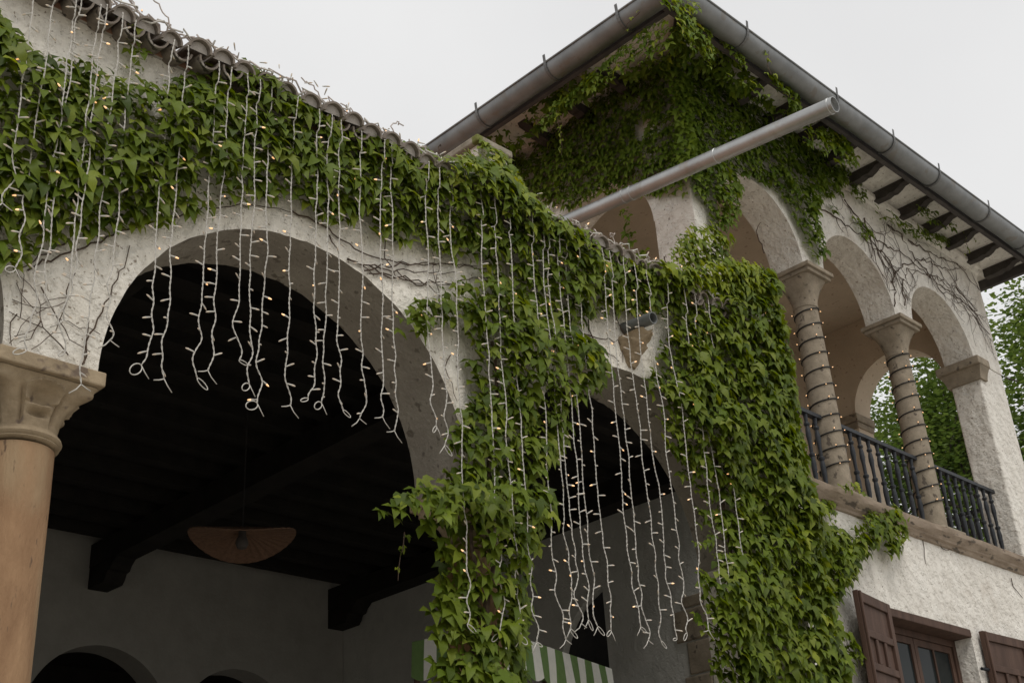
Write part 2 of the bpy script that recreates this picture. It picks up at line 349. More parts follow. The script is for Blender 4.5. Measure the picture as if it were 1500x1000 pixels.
# columns of the arcade: shaft, ring, carved capital, abacus
def make_column():
    sh = MB().lathe([(.19, 0), (.19, .12), (.172, .14), (.172, .2), (.166, .24), (.166, 1.6), (.163, 2.6), (.157, 3.5), (.154, 3.70)], n=40).mesh('shaft', M['stone'], True)
    rg = MB().lathe([(.15, 3.712), (.166, 3.715), (.172, 3.72), (.168, 3.727), (.177, 3.732), (.182, 3.742), (.178, 3.754), (.168, 3.76), (.165, 3.77), (.155, 3.775)], n=48).mesh('ring', M['stone_cap'], True)
    nu, nv = 128, 40; vs = []; H0, H1 = 3.772, 3.99
    for j in range(nv+1):
        t = j/nv
        flare = .155 + .085*t**2.1
        p = 2 + 3.6*max(0, t-.1)**1.1                     # circle below, near square above
        for k in range(nu):
            a = 2*math.pi*k/nu
            ca, sa = math.cos(a), math.sin(a)
            sq = 1/((abs(ca)**p + abs(sa)**p)**(1/p))
            r = flare*(.6 + .4*sq) if t < .5 else flare*(1-.8*(t-.0)**2*.5 + .8*(t)**2*.5*sq) if False else flare*(1 + (sq-1)*min(1, t*1.15))
            q = (a + math.pi/4) % (math.pi/2) - math.pi/4   # angle from the middle of a face
            c = math.pi/4 - abs(q)                          # angle from a corner
            # corner leaf that curls outward at the top
            r += .036*math.exp(-(c/.15)**2)*max(0, t-.15)**.8 + .034*math.exp(-(c/.17)**2-((t-.80)/.09)**2)
            # veins flanking the corner leaf
            r -= .024*math.exp(-((c-.30)/.055)**2)*math.exp(-((t-.45)/.40)**4)
            # round-headed cup in the middle of each face, upper rim and lower lip
            e1 = (q/.34)**2 + ((t-.66)/.20)**2
            r -= .050*math.exp(-(e1)**2)*(1 if t < .80 else .7); r += .022*math.exp(-((e1-1.45)/.4)**2)*(t > .5)
            e2 = (q/.30)**2 + ((t-.30)/.07)**2
            r -= .036*math.exp(-e2**2); r += .022*math.exp(-((t-.44)/.05)**2 - (q/.32)**4)
            r += .0025*nz(a*6, t*9, 2)
            vs.append((r*ca, r*sa, H0+(H1-H0)*t + .0*t))
    fs = [(j*nu+k, j*nu+(k+1) % nu, (j+1)*nu+(k+1) % nu, (j+1)*nu+k) for j in range(nv) for k in range(nu)]
    fs += [tuple(range(nu-1, -1, -1)), tuple(nv*nu+k for k in range(nu))]
    cp = MB().add(vs, fs).mesh('capital', M['stone_cap'], True)
    ab = MB().box(-.252, .252, -.27, .27, 3.994, 4.066)
    abm = ab.mesh('abacus', M['stone_cap'])
    return sh, rg, cp, abm
CM = make_column()
for xc in (2.165, 4.935):
    co = thing('column', None, None, (xc, 5.225, .12), parent=wing); ORIG.pop(co.name)
    co.matrix_parent_inverse = Matrix.Translation(-ORIG[wing.name])
    for nm, me in zip(('shaft', 'ring', 'capital', 'abacus'), CM):
        o = bpy.data.objects.new(nm, me); COL.objects.link(o); o.parent = co
        if nm == 'abacus': bevel(o, .008)

# ------------------------------------------------------------------ tower with loggia
XT, YB, YB2 = 9.17, 6.2, 6.62
tower = thing('loggia_tower', 'white stucco tower with ivy, arched upper loggia and wide gutter eaves', 'building', (12.5, 8.5, 0))
# lower front wall around the window
WX0, WX1, WZ0, WZ1 = 11.50, 13.30, 3.15, 4.71
lw = MB()
def wall_grid(x0, x1, z0, z1, ya, yb):
    b = MB(); nx = max(1, int((x1-x0)/.12)); nzz = max(1, int((z1-z0)/.12)); vs = []
    for t in (0, 1):
        for i in range(nx+1):
            for j in range(nzz+1):
                X = x0+(x1-x0)*i/nx; Z = z0+(z1-z0)*j/nzz
                ed = min(i, nx-i, j, nzz-j) == 0
                d = 0 if (t or ed) else .012*nz(X*2.2, Z*2.2, 3) + .006*nz(X*7, Z*7, 9)
                vs.append((X, (ya if t == 0 else yb)+d, Z))
    s = (nx+1)*(nzz+1); fs = []
    ix = lambda t, i, j: t*s+i*(nzz+1)+j
    for i in range(nx):
        for j in range(nzz):
            fs += [(ix(0, i, j), ix(0, i+1, j), ix(0, i+1, j+1), ix(0, i, j+1)), (ix(1, i, j), ix(1, i, j+1), ix(1, i+1, j+1), ix(1, i+1, j))]
    for i in range(nx): fs += [(ix(0, i, 0), ix(1, i, 0), ix(1, i+1, 0), ix(0, i+1, 0)), (ix(0, i, nzz), ix(0, i+1, nzz), ix(1, i+1, nzz), ix(1, i, nzz))]
    for j in range(nzz): fs += [(ix(0, 0, j), ix(0, 0, j+1), ix(1, 0, j+1), ix(1, 0, j)), (ix(0, nx, j), ix(1, nx, j), ix(1, nx, j+1), ix(0, nx, j+1))]
    return b.add(vs, fs)
wall_grid(9.6, WX0, 0, WZ1, YB, YB2).build('wall', M['stucco_tower'], tower, True)
wall_grid(WX1, 16.0, 0, WZ1, YB, YB2).build('wall', M['stucco_tower'], tower, True)
wall_grid(WX0, WX1, 0, WZ0, YB, YB2).build('wall', M['stucco_tower'], tower, True)
wall_grid(9.6, 16.0, WZ1, 5.66, YB, YB2).build('wall', M['stucco_tower'], tower, True)
# left side wall of the tower (also the porch's side wall): arched openings, stone at its front end
MB().box(XT, 9.597, YB, 7.88, 0, 5.66).build('side_wall', M['stucco_side'], tower)
arched(7.881, 12.35, 4.15, 5.66, [(7.70, .82), (11.25, .48)], XT, 9.26, 'Y', .003).build('side_wall', M['stucco_side'], tower)
for a, b_ in ((8.52, 10.77), (11.73, 12.35)):
    MB().box(XT+.003, 9.257, a, b_, 0, 4.148).build('side_wall', M['stucco_side'], tower)
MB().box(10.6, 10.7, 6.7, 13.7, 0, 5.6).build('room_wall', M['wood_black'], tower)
zc = 1.2; k = 0
while zc < 4.55:                                       # bare stones where the plaster has come away
    h = rnd.uniform(.24, .36); z1 = min(zc+h, 4.62)
    y1 = 6.92 + rnd.uniform(-.12, .14)
    ym = rnd.uniform(6.5, 6.7)
    for a, b_ in ((YB-.03, ym), (ym+.012, y1)):
        bevel(MB().box(XT-.010-rnd.uniform(0, .008), XT+.05, a, b_, zc+.006, z1-.006).build('stone_block', M['stone_tower'], tower), .014)
    zc = z1
# loggia floor, moulded ledge
MB().box(XT, 16.0, YB, 9.3, 5.663, 5.79).build('loggia_floor', M['ledge'], tower)
led = [(6.197, 5.60), (6.175, 5.61), (6.165, 5.64), (6.14, 5.655), (6.135, 5.675), (6.105, 5.70), (6.085, 5.735), (6.08, 5.79), (6.20, 5.797)]
def extrude_x(prof, x0, x1, seg=1, jit=0):
    n = len(prof); vs = []; fs = []
    for i in range(seg+1):
        X = x0+(x1-x0)*i/seg
        for q, (yy, zz) in enumerate(prof):
            vs.append((X, yy+jit*nz(X*5, q*3.1), zz+jit*nz(X*5, q*2.7, 5)))
    for i in range(seg):
        for q in range(n): fs.append((i*n+q, i*n+(q+1) % n, (i+1)*n+(q+1) % n, (i+1)*n+q))
    fs += [tuple(range(n)), tuple(seg*n+q for q in range(n-1, -1, -1))]
    return MB().add(vs, fs)
extrude_x(led, 9.12, 16.06, 60, .010).build('ledge', M['ledge'], tower, True, angle=25)
# upper walls with arches
LZ = 8.58; LA = [(10.39, .785), (12.40, .785), (14.41, .785)]
arched(9.6, 16.0, LZ, 10.33, LA, YB, YB2, 'X', .007).build('arched_wall', M['stucco_tower'], tower, True, angle=35)
arched(YB, 11.5, LZ, 10.33, [(7.5, .79)], XT, 9.597, 'Y', .007).build('side_arched_wall', M['stucco_tower'], tower, True, angle=35)
MB().box(XT+.002, 9.6, YB+.002, 6.70, 5.8, LZ-.0005).build('corner_pier', M['stucco_tower'], tower)
bevel(MB().box(XT+.002, 9.6, 8.30, 11.5, 5.8, LZ-.002).build('side_wall', M['stucco_tower'], tower), .02)
pr = MB(); 
bevel(MB().box(15.24, 15.997, YB+.003, YB2-.003, 5.8, LZ-.003).build('end_pier', M['stucco_tower'], tower), .025, 3)
# far end wall with an open arch, back wall, ceiling
arched(YB2+.003, 9.2, LZ+.02, 10.0, [(7.53, .72)], 15.58, 15.995, 'Y', .005).build('end_arched_wall', M['pink'], tower, True, angle=35)
MB().box(15.583, 15.992, 8.25, 9.2, 5.8, LZ+.018).build('end_wall', M['pink'], tower)
bevel(MB().box(15.50, 16.0, 8.20, 8.9, LZ-.1, LZ+.017).build('impost', M['stone_tower'], tower), .01)
bevel(MB().box(15.54, 15.998, 8.225, 8.85, LZ-.19, LZ-.102).build('impost', M['stone_tower'], tower), .01)
MB().box(9.6, 15.58, 8.9, 9.2, 5.8, 10.0).build('back_wall', M['pink'], tower)
MB().box(9.6, 16.0, YB2+.003, 9.2, 10.003, 10.1).build('loggia_ceiling', M['pink'], tower)
MB().box(9.599, 9.605, 6.71, 8.9, 9.4, 10.0).build('inner_lining', M['pink'], tower)
MB().box(9.6, 15.575, YB2+.002, YB2+.012, 9.42, 10.0).build('inner_lining', M['pink'], tower)
# end pier impost
def impost(b, x0, x1, y0, y1, z0, z1, fl):
    """flared block: small below, larger on top"""
    n = 7; vs = []
    for k in range(n+1):
        t = k/n; e = fl*(t**1.8)
        z = z0+(z1-z0)*t
        vs += [(x0-e, y0-e, z), (x1+e*.0, y0-e, z), (x1+e*.0, y1+e, z), (x0-e, y1+e, z)]
    fs = [(k*4+j, k*4+(j+1) % 4, k*4+4+(j+1) % 4, k*4+4+j) for k in range(n) for j in range(4)] + [(3, 2, 1, 0), (n*4, n*4+1, n*4+2, n*4+3)]
    return b.add(vs, fs)
impost(MB(), 15.20, 15.40, YB-.03, YB2+.03, 8.30, 8.47, .06).build('impost', M['stone_tower'], tower, True)
bevel(MB().box(15.09, 15.42, YB-.10, YB2+.10, 8.472, LZ+.004).build('impost', M['stone_tower'], tower), .012)
# loggia columns
def make_tcol():
    sh = MB().lathe([(.150, 5.93), (.150, 6.2), (.146, 7.0), (.138, 7.8), (.132, 8.14)], n=32).mesh('shaft', M['stone_tower'], True)
    n, nv = 48, 14; vs = []
    for j in range(nv+1):
        t = j/nv; fl = .132 + .018*math.exp(-((t-.04)/.04)**2) + .085*t**2.2; p = 2 + 5*t**1.5
        for k in range(n):
            a = 2*math.pi*k/n; ca, sa = math.cos(a), math.sin(a)
            r = fl/((abs(ca)**p+abs(sa)**p)**(1/p)); vs.append((r*ca, r*sa, 8.13+.345*t))
    fs = [(j*n+k, j*n+(k+1) % n, (j+1)*n+(k+1) % n, (j+1)*n+k) for j in range(nv) for k in range(n)] + [tuple(range(n-1, -1, -1)), tuple(nv*n+k for k in range(n))]
    cp = MB().add(vs, fs).mesh('capital', M['stone_tower'], True)
    a1 = MB().box(-.235, .235, -.255, .255, 8.478, 8.525).box(-.262, .262, -.285, .285, 8.5255, LZ-.003).mesh('abacus', M['stone_tower'])
    ba = MB().box(-.22, .22, -.26, .24, 5.793, 5.86).lathe([(.19, 5.8605), (.195, 5.885), (.17, 5.91), (.155, 5.935)], n=32).mesh('base', M['stone_tower'], True)
    return sh, cp, a1, ba
TC = make_tcol()
for xc in (11.40, 13.41):
    co = thing('column', None, None, (xc, 6.40, 0), parent=tower); ORIG.pop(co.name)
    co.matrix_parent_inverse = Matrix.Translation(-ORIG[tower.name])
    for nm, me in zip(('shaft', 'capital', 'abacus', 'base'), TC):
        o = bpy.data.objects.new(nm, me); COL.objects.link(o); o.parent = co
        if nm in ('abacus', 'base'): bevel(o, .008)
# balustrades of turned iron balusters
bal_me = MB().lathe([(.020, 5.80), (.024, 5.82), (.030, 5.86), (.018, 5.90), (.020, 5.98), (.027, 6.08), (.030, 6.18), (.022, 6.25), (.033, 6.265), (.033, 6.285), (.019, 6.30), (.021, 6.42), (.030, 6.50), (.026, 6.56), (.018, 6.60), (.031, 6.615), (.031, 6.635), (.018, 6.65), (.022, 6.70), (.026, 6.74)], n=10).mesh('baluster', M['iron'], True)
for a, b_ in ((9.62, 11.25), (11.56, 13.26), (13.57, 15.22)):
    rail = MB().box(a, b_, 6.36, 6.43, 6.742, 6.785).build('balustrade', M['iron'], tower)
    n = int(round((b_-a)/.185))
    for k in range(n):
        inst('baluster', bal_me, rail, loc=(a+(b_-a)*(k+.5)/n, 6.395, 0))
rail = MB().box(15.72, 15.79, YB2+.01, 8.24, 6.742, 6.785).build('balustrade', M['iron'], tower)
for k in range(8): inst('baluster', bal_me, rail, loc=(15.755, YB2+.12+k*.19, 0))
# cornice, soffit, rafters
extrude_x([(6.198, 10.16), (6.17, 10.18), (6.15, 10.22), (6.12, 10.24), (6.12, 10.30), (6.198, 10.32)], XT-.05, 16.03, 40, .004).build('cornice', M['stucco_tower'], tower, True, angle=25)
GZ, GY, GX, RX1 = 10.20, 5.37, 8.10, 16.62
MB().box(GX+.20, RX1, GY+.20, 11.6, 10.345, 10.39).build('soffit', M['stucco_tower'], tower)
rp = [(0, 10.343), (0, 10.215), (-.22, 10.21), (-.28, 10.23), (-.33, 10.22), (-.40, 10.25), (-.45, 10.285), (-.53, 10.295), (-.56, 10.343)]
n = len(rp)
raf = MB().add([(xx, yy, zz) for xx in (-.058, .058) for yy, zz in rp], [tuple(range(n)), tuple(range(2*n-1, n-1, -1))] + [(i, (i+1) % n, n+(i+1) % n, n+i) for i in range(n)]).mesh('rafter', M['rafter'])
x = 12.617-.617*5
while x < 16.5:
    inst('rafter', raf, tower, Matrix.Translation((x, 6.197, 0))); x += .617
y = 6.75
while y < 11.4:
    inst('rafter', raf, tower, Matrix.Translation((XT-.003, y, 0)) @ Matrix.Rotation(R(-90), 4, 'Z')); y += .617
o = inst('rafter', raf, tower, Matrix.Translation((XT-.05, YB-.05, 0)) @ Matrix.Rotation(R(-45), 4, 'Z') @ Matrix.Scale(1.3, 4, (0, 1, 0)))
MB().box(GX+.02, RX1, GY+.14, GY+.20, 10.12, 10.343).build('fascia', M['fascia'], tower)
MB().box(GX+.14, GX+.20, GY+.202, 11.6, 10.12, 10.343).build('fascia', M['fascia'], tower)
MB().box(RX1-.07, RX1-.003, GY+.202, 11.6, 10.20, 10.343).build('fascia', M['fascia'], tower)
# hipped roof with rows of tiles
b = MB(); rz = 10.392; A0 = Vector((GX+.22, GY+.22, rz)); A1 = Vector((RX1, GY+.22, rz)); A2 = Vector((RX1, 11.6, rz)); A3 = Vector((GX+.22, 11.6, rz))
ap0 = Vector((11.2, 8.5, 11.75)); ap1 = Vector((13.6, 8.5, 11.75))
b.add([A0, A1, A2, A3, ap0, ap1], [(0, 1, 5, 4), (1, 2, 5), (2, 3, 4, 5), (3, 0, 4), (3, 2, 1, 0)])
b.build('roof', M['rooftile'], tower)
# half-round gutters with strap brackets
def half_gutter(p0, p1, side, name):
    d = (p1-p0).normalized(); n = 14; vs = []
    ln = (p1-p0).length; seg = max(1, int(ln/.5))
    for i in range(seg+1):
        p = p0+(p1-p0)*i/seg
        jz = .006*math.sin(i*1.9)
        for rr in (.124, .115):
            for k in range(n+1):
                a = math.pi + math.pi*k/n - .25 + .5*k/n
                vs.append(p + side*(rr*math.cos(a)) + Vector((0, 0, rr*math.sin(a)+jz)))
    m = n+1; st = 2*m; fs = []
    for i in range(seg):
        for k in range(n):
            fs += [(i*st+k, i*st+k+1, (i+1)*st+k+1, (i+1)*st+k), (i*st+m+k, (i+1)*st+m+k, (i+1)*st+m+k+1, i*st+m+k+1)]
        fs += [(i*st, (i+1)*st, (i+1)*st+m, i*st+m), (i*st+n, i*st+m+n, (i+1)*st+m+n, (i+1)*st+n)]
    for i in (0, seg):
        for k in range(n): fs.append((i*st+k, i*st+k+1, i*st+m+k+1, i*st+m+k))
    g = MB().add(vs, fs)
    # front bead
    g.tube([p0+side*-.127+Vector((0, 0, .03)), p1+side*-.127+Vector((0, 0, .03))], .011, 8)
    return g.build(name, M['zinc'], tower, True)
gf = half_gutter(Vector((GX-.09, GY, GZ)), Vector((RX1+.02, GY, GZ)), Vector((0, 1, 0)), 'gutter')
gl = half_gutter(Vector((GX, GY-.09, GZ)), Vector((GX, 11.6, GZ)), Vector((1, 0, 0)), 'gutter')
def bracket(p, side, par):
    pts = []
    for k in range(13):
        a = math.pi*.93 + (math.pi*1.1)*k/12
        pts.append(p + side*(.131*math.cos(a)) + Vector((0, 0, .131*math.sin(a))))
    pts = [p+side*-.137+Vector((0, 0, .12)), p+side*-.131+Vector((0, 0, .06))] + pts
    d = Vector((side.y, side.x, 0)); v = []
    for q in pts: v += [q-d*.017, q+d*.017]
    c = p; v2 = []
    for q in pts:
        e = (q-c).normalized()*.006; v2 += [q-d*.017+e, q+d*.017+e]
    n = len(pts); fs = []
    for i in range(n-1):
        a = 2*i; fs += [(a, a+1, a+3, a+2), (2*n+a, 2*n+a+2, 2*n+a+3, 2*n+a+1), (a, a+2, 2*n+a+2, 2*n+a), (a+1, 2*n+a+1, 2*n+a+3, a+3)]
    fs += [(0, 2*n, 2*n+1, 1), (2*n-2, 2*n-1, 4*n-1, 4*n-2)]
    MB().add(v+v2, fs).build('bracket', M['bracket'], par)
for q in [(10.897, 5.360, 10.270), (12.121, 5.315, 10.270), (13.212, 5.334, 10.270), (14.522, 5.306, 10.270)] + [(15.62, 0, 0), (9.2, 0, 0)]: bracket(Vector((q[0], GY, GZ)), Vector((0, 1, 0)), gf)
for q in [(8.044, 5.964, 10.270), (8.058, 6.987, 10.270), (8.090, 8.057, 10.270)] + [(0, 9.3, 0), (0, 10.4, 0)]: bracket(Vector((GX, q[1], GZ)), Vector((1, 0, 0)), gl)
for X in (10.0, 12.0, 14.0):
    MB().tube([(X, GY, GZ), (X+.012, GY, GZ)], .1035, 20).build('joint_band', M['zinc'], gf) if False else None

# window with open shutters
win = MB()
fy = 6.40
for a in ((WX0+.002, WX0+.07, WZ0, WZ1-.09), (WX1-.07, WX1-.002, WZ0, WZ1-.09), (WX0+.072, WX1-.072, WZ1-.16, WZ1-.092), (WX0+.072, WX1-.072, WZ0, WZ0+.07)):
    win.box(a[0], a[1], fy, fy+.09, a[2], a[3])
wo = win.build('window', M['wood'], tower)
mid = (WX0+WX1)/2
def leafsash(x0, x1):
    s = MB(); zz0, zz1 = WZ0+.075, WZ1-.165
    s.box(x0, x0+.065, fy+.02, fy+.07, zz0, zz1).box(x1-.065, x1, fy+.02, fy+.07, zz0, zz1).box(x0+.066, x1-.066, fy+.02, fy+.07, zz1-.07, zz1).box(x0+.066, x1-.066, fy+.02, fy+.07, zz0, zz0+.08)
    s.build('sash', M['wood'], wo)
    MB().box((x0+x1)/2-.015, (x0+x1)/2+.015, fy+.025, fy+.065, zz0+.081, zz1-.071).build('glazing_bar', M['wood'], wo)
    for a, b_ in ((x0+.067, (x0+x1)/2-.017), ((x0+x1)/2+.017, x1-.067)):
        MB().box(a, b_, fy+.04, fy+.046, zz0+.082, zz1-.072).build('pane', M['glass'], wo)
leafsash(WX0+.075, mid-.005); leafsash(mid+.005, WX1-.075)
bevel(MB().box(WX0-.03, WX1+.01, YB-.006, YB2-.03, WZ1-.088, WZ1-.003).build('lintel', M['wood'], wo), .008)
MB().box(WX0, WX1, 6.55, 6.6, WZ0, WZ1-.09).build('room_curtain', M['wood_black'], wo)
def shutter(hx, wd, ang, z0, z1, flip):
    s = thing('shutter', None, None, (hx, YB-.03, 0), parent=tower); ORIG.pop(s.name)
    s.matrix_parent_inverse = Matrix.Translation(-ORIG[tower.name])
    s.rotation_euler.z = ang
    def part(nm, bx, bev=.006):
        o = MB().box(*bx).build(nm, M['wood']); o.parent = s; bevel(o, bev)
    a = -wd if flip else 0; e = a+wd
    part('stile', (a, a+.09, -.055, 0, z0, z1)); part('stile', (e-.09, e, -.055, 0, z0, z1))
    part('stile', (a+.001, a+.035, -.082, -.056, z0+.02, z1-.01), .008)
    zs_ = [z1]; z = z1-.09; k = 0
    part('rail', (a+.091, e-.091, -.053, -.002, z1-.10, z1-.001))
    z = z1-.10; alt = 0
    while z > z0+.1:
        h = .26 if alt % 2 == 0 else .24
        zb = max(z0+.08, z-h)
        if alt % 2 == 0:
            part('panel', (a+.092, e-.092, -.030, -.008, zb+.001, z-.001))
        else:
            mid_ = (a+e)/2; q = (e-a-.184)/3
            for j in range(3):
                part('panel', (a+.092+q*j+.004, a+.092+q*(j+1)-.004, -.026, -.008, zb+.001, z-.001))
            for j in (1, 2):
                part('muntin', (a+.092+q*j-.03, a+.092+q*j+.03, -.050, -.027, zb+.001, z-.001))
        part('rail', (a+.091, e-.091, -.053, -.002, zb-.07, zb))
        z = zb-.07; alt += 1
shutter(WX0-.03, .82, R(9), 3.0, 4.70, True)
shutter(WX1+.14, .98, R(-2), 3.0, 4.70, False)
hg = MB().tube([(WX1+.02, YB-.03, 4.28), (WX1+.16, YB-.05, 4.28)], .018, 8); hg.build('hinge', M['iron'], tower)

# ------------------------------------------------------------------ drain pipes
def pipe(name, label, p0, p1, r, th, mat, bands):
    p0, p1 = Vector(p0), Vector(p1); t = thing(name, label, 'pipe', tuple(p0)); d = (p1-p0).normalized()
    u = d.orthogonal().normalized(); v = d.cross(u); n = 28; vs = []
    for q, rr in ((p0, r), (p1, r), (p1, r-th), (p0, r-th)):
        for j in range(n): vs.append(q+(u*math.cos(2*math.pi*j/n)+v*math.sin(2*math.pi*j/n))*rr)
    fs = [(i*n+j, i*n+(j+1) % n, ((i+1) % 4)*n+(j+1) % n, ((i+1) % 4)*n+j) for i in range(4) for j in range(n)]
    MB().add(vs, fs).build('tube', mat, t, True)
    for s in bands:
        q = p0+(p1-p0)*s
        MB().tube([q-d*.012, q-d*.008, q+d*.008, q+d*.012], [r+.001, r+.005, r+.005, r+.001], 28).build('joint', mat, t, True)
    return t
SP0, SP1 = [(8.550, 7.530, 8.679), (8.550, 4.151, 8.288)]
sp = pipe('drain_spout', 'long bright zinc spout jutting out beside the ivy-covered tower corner', SP0, SP1, .073, .006, M['zinc_new'], (.28, .31, .62, .985))
MB().tube([Vector(SP0)+Vector((0, -.06, 0)), Vector(SP0)+Vector((0, .05, -.02)), Vector(SP0)+Vector((.02, .10, -.10)), (8.57, SP0[1]+.10, 6.9)], .072, 20).build('elbow', M['zinc_new'], sp, True)
pipe('outlet_pipe', 'short dark grey pipe stub above the second arch', (6.31, 5.05, 5.69), (6.30, 4.72, 5.655), .044, .007, M['pvc'], ())
# broken stone corbel under the stub
b = MB(); nu, nv = 44, 26; vs = []
for j in range(nv+1):
    t = j/nv
    for k in range(nu):
        a = 2*math.pi*k/nu
        wd = (.03 + .085*t**.7); dp = .03 + .19*t**1.2
        vs.append((6.34+wd*math.cos(a)*(1+.3*nz(a*1.5, t*4)+.12*nz(a*5, t*11)), 5.0-dp*max(-.3, math.sin(a))*(1+.35*nz(a*2, t*5, 3)+.15*nz(a*6, t*12, 3)), 5.38+.22*t+.02*nz(a*2, t*2, 8)))
fs = [(j*nu+k, j*nu+(k+1) % nu, (j+1)*nu+(k+1) % nu, (j+1)*nu+k) for j in range(nv) for k in range(nu)] + [tuple(range(nu-1, -1, -1)), tuple(nv*nu+k for k in range(nu))]
b.add(vs, fs).build('spout_corbel', M['stone_cap'], wing, True)

# ------------------------------------------------------------------ pendant lamp in the porch
lc = Vector((5.13, 8.0, 4.74)); lamp = thing('pendant_lamp', 'wide saddle-shaped woven rattan pendant lamp under the dark porch ceiling', 'lamp', tuple(lc))
va = math.atan2(lc.y, lc.x)
nr, na = 12, 72; vs = []
for lay in (0, -.008):
    for i in range(nr+1):
        s = i/nr
        for k in range(na):
            a = 2*math.pi*k/na; rr = .025 + .385*s
            z = .045*(1-s)**1.0 - .085*s*s*math.cos(a-va)**2 + .03*s*s*math.sin(a-va)**2 + .004*(k % 2)
            vs.append((lc.x+rr*math.cos(a), lc.y+rr*math.sin(a), lc.z+z+lay))
fs = []; s_ = (nr+1)*na
for l in (0, 1):
    for i in range(nr):
        for k in range(na):
            q = (l*s_+i*na+k, l*s_+i*na+(k+1) % na, l*s_+(i+1)*na+(k+1) % na, l*s_+(i+1)*na+k)
            fs.append(q if l == 0 else q[::-1])
for k in range(na):
    fs.append((nr*na+k, nr*na+(k+1) % na, s_+nr*na+(k+1) % na, s_+nr*na+k)); fs.append((k, s_+k, s_+(k+1) % na, (k+1) % na))
MB().add(vs, fs).build('shade', M['rattan'], lamp)
MB().tube([lc+Vector((0, 0, .05)), (lc.x, lc.y, 5.9)], .006, 6).build('cord', M['cable_dark'], lamp)
MB().lathe([(.02, .06), (.03, .05), (.03, .0), (.045, -.03), (.05, -.06), (.035, -.095), (.01, -.105)], tuple(lc), 16).build('bulb', M['fascia'], lamp, True)

# ------------------------------------------------------------------ striped canopy behind the ivy column
aw = thing('striped_canopy', 'green and white striped canvas canopy with scalloped valance behind ivy column', 'canopy', (6.3, 6.4, .12))
c0 = Vector((5.80, 6.02, 3.70)); dr = Vector((math.cos(R(14.5)), math.sin(R(14.5)), 0)); dl = Vector((-dr.y, dr.x, 0))
W_, D_ = 1.82, .62
def valance(o, d, ln, nm, seed):
    st = .112; n = int(round(ln/st)); sub = 6
    b = MB(); outn = Vector((d.y, -d.x, 0))
    for k in range(n):
        vs = []
        for j in range(sub+1):
            u = (k+j/sub)*ln/n
            f = (u/ln)
            sc = abs(math.sin(math.pi*(u/(ln/n*2))))
            drop = .245 + .04*sc + .012*nz(u*3, seed)
            wv = .018*nz(u*4, seed, 2)
            p = o+d*u
            vs += [p+Vector((0, 0, .0)), p+Vector((0, 0, -.12))+outn*(wv*.6+.01), p+Vector((0, 0, -drop))+outn*(wv*1.6+.018)]
        vs2 = [v-outn*.004 for v in vs]; m = len(vs); fs = []
        for j in range(sub):
            for r in range(2):
                q = (j*3+r, j*3+3+r, j*3+4+r, j*3+1+r); fs.append(q); fs.append(tuple(i+m for i in q[::-1]))
            fs.append((j*3+2, j*3+5, m+j*3+5, m+j*3+2))
        b.add(vs+vs2, fs, (k+1) % 2)
    b.build(nm, [M['awn_white'], M['awn_green']], aw, fix=False)
valance(c0, dr, W_, 'valance', 1); valance(c0+dl*D_, -dl, D_, 'valance', 2)
valance(c0+dr*W_, dl, D_, 'valance', 3)
b = MB(); n = 16; pk = .02
for k in range(n):
    u0, u1 = W_*k/n, W_*(k+1)/n
    for s in (0, 1):
        p = [c0+dr*u0+dl*(D_*s), c0+dr*u1+dl*(D_*s), c0+dr*u1+dl*(D_*.5)+Vector((0, 0, pk)), c0+dr*u0+dl*(D_*.5)+Vector((0, 0, pk))]
        p2 = [q-Vector((0, 0, .006)) for q in p]
        b.add(p+p2, [(0, 1, 2, 3), (7, 6, 5, 4), (0, 4, 5, 1), (2, 6, 7, 3)], k % 2)
b.build('canopy_top', [M['awn_white'], M['awn_green']], aw, fix=False)
for s, t in ((.02, .02), (W_-.02, .02), (W_-.02, D_-.02), (.02, D_-.02)):
    p = c0+dr*s+dl*t; MB().tube([(p.x, p.y, .12), (p.x, p.y, 3.69)], .02, 8).build('post', M['wood'], aw)

# ------------------------------------------------------------------ ivy
def leaf_shape(k):
    r = random.Random(50+k)
    side = .60+r.uniform(-.06, .06); tip = -.80+r.uniform(-.08, .06); sx = .21+r.uniform(-.03, .03)
    bx = .36+r.uniform(-.05, .04)
    fold = .10+r.uniform(-.03, .05); droop = .20+r.uniform(-.06, .08)
    P = [(0, 0, 0), (0, -.22, .03), (0, -.50, .0), (0, tip, -droop)]
    for s in (1, -1):
        j = lambda a: a*(1+r.uniform(-.09, .09))
        P += [(s*.15, j(.15), .03), (s*j(bx), j(.12), fold*.6), (s*j(side), j(-.24), fold-.16), (s*sx, j(-.24), fold*.75), (s*.20, j(-.47), fold*.45)]
    F = []
    for o, fl in ((4, 0), (9, 1)):
        a, b_, c, d, e = range(o, o+5)
        t = [(0, a, 1), (a, b_, 1), (b_, c, d), (b_, d, 1), (1, d, 2), (d, e, 2), (2, e, 3)]
        F += [q if fl else q[::-1] for q in t]
    return np.array(P), F
LS = [leaf_shape(k) for k in range(5)]
LM = {}
def leaf_mesh(k, mat):
    key = (k, mat)
    if key not in LM:
        me = MB().add([tuple(p) for p in LS[k][0]], LS[k][1]).mesh('leaf', M[mat], True, fix=False)
        LM[key] = me
    return LM[key]

def inpoly(p, poly):
    x, y = p; c = False; j = len(poly)-1
    for i in range(len(poly)):
        xi, yi = poly[i]; xj, yj = poly[j]
        if (yi > y) != (yj > y) and x < (xj-xi)*(y-yi)/(yj-yi+1e-12)+xi: c = not c
        j = i
    return c
def edged(p, poly):
    best = 9; px, py = p
    for i in range(len(poly)):
        ax, ay = poly[i-1]; bx, by = poly[i]
        dx, dy = bx-ax, by-ay; t = max(0, min(1, ((px-ax)*dx+(py-ay)*dy)/(dx*dx+dy*dy+1e-9)))
        best = min(best, math.hypot(px-ax-dx*t, py-ay-dy*t))
    return best

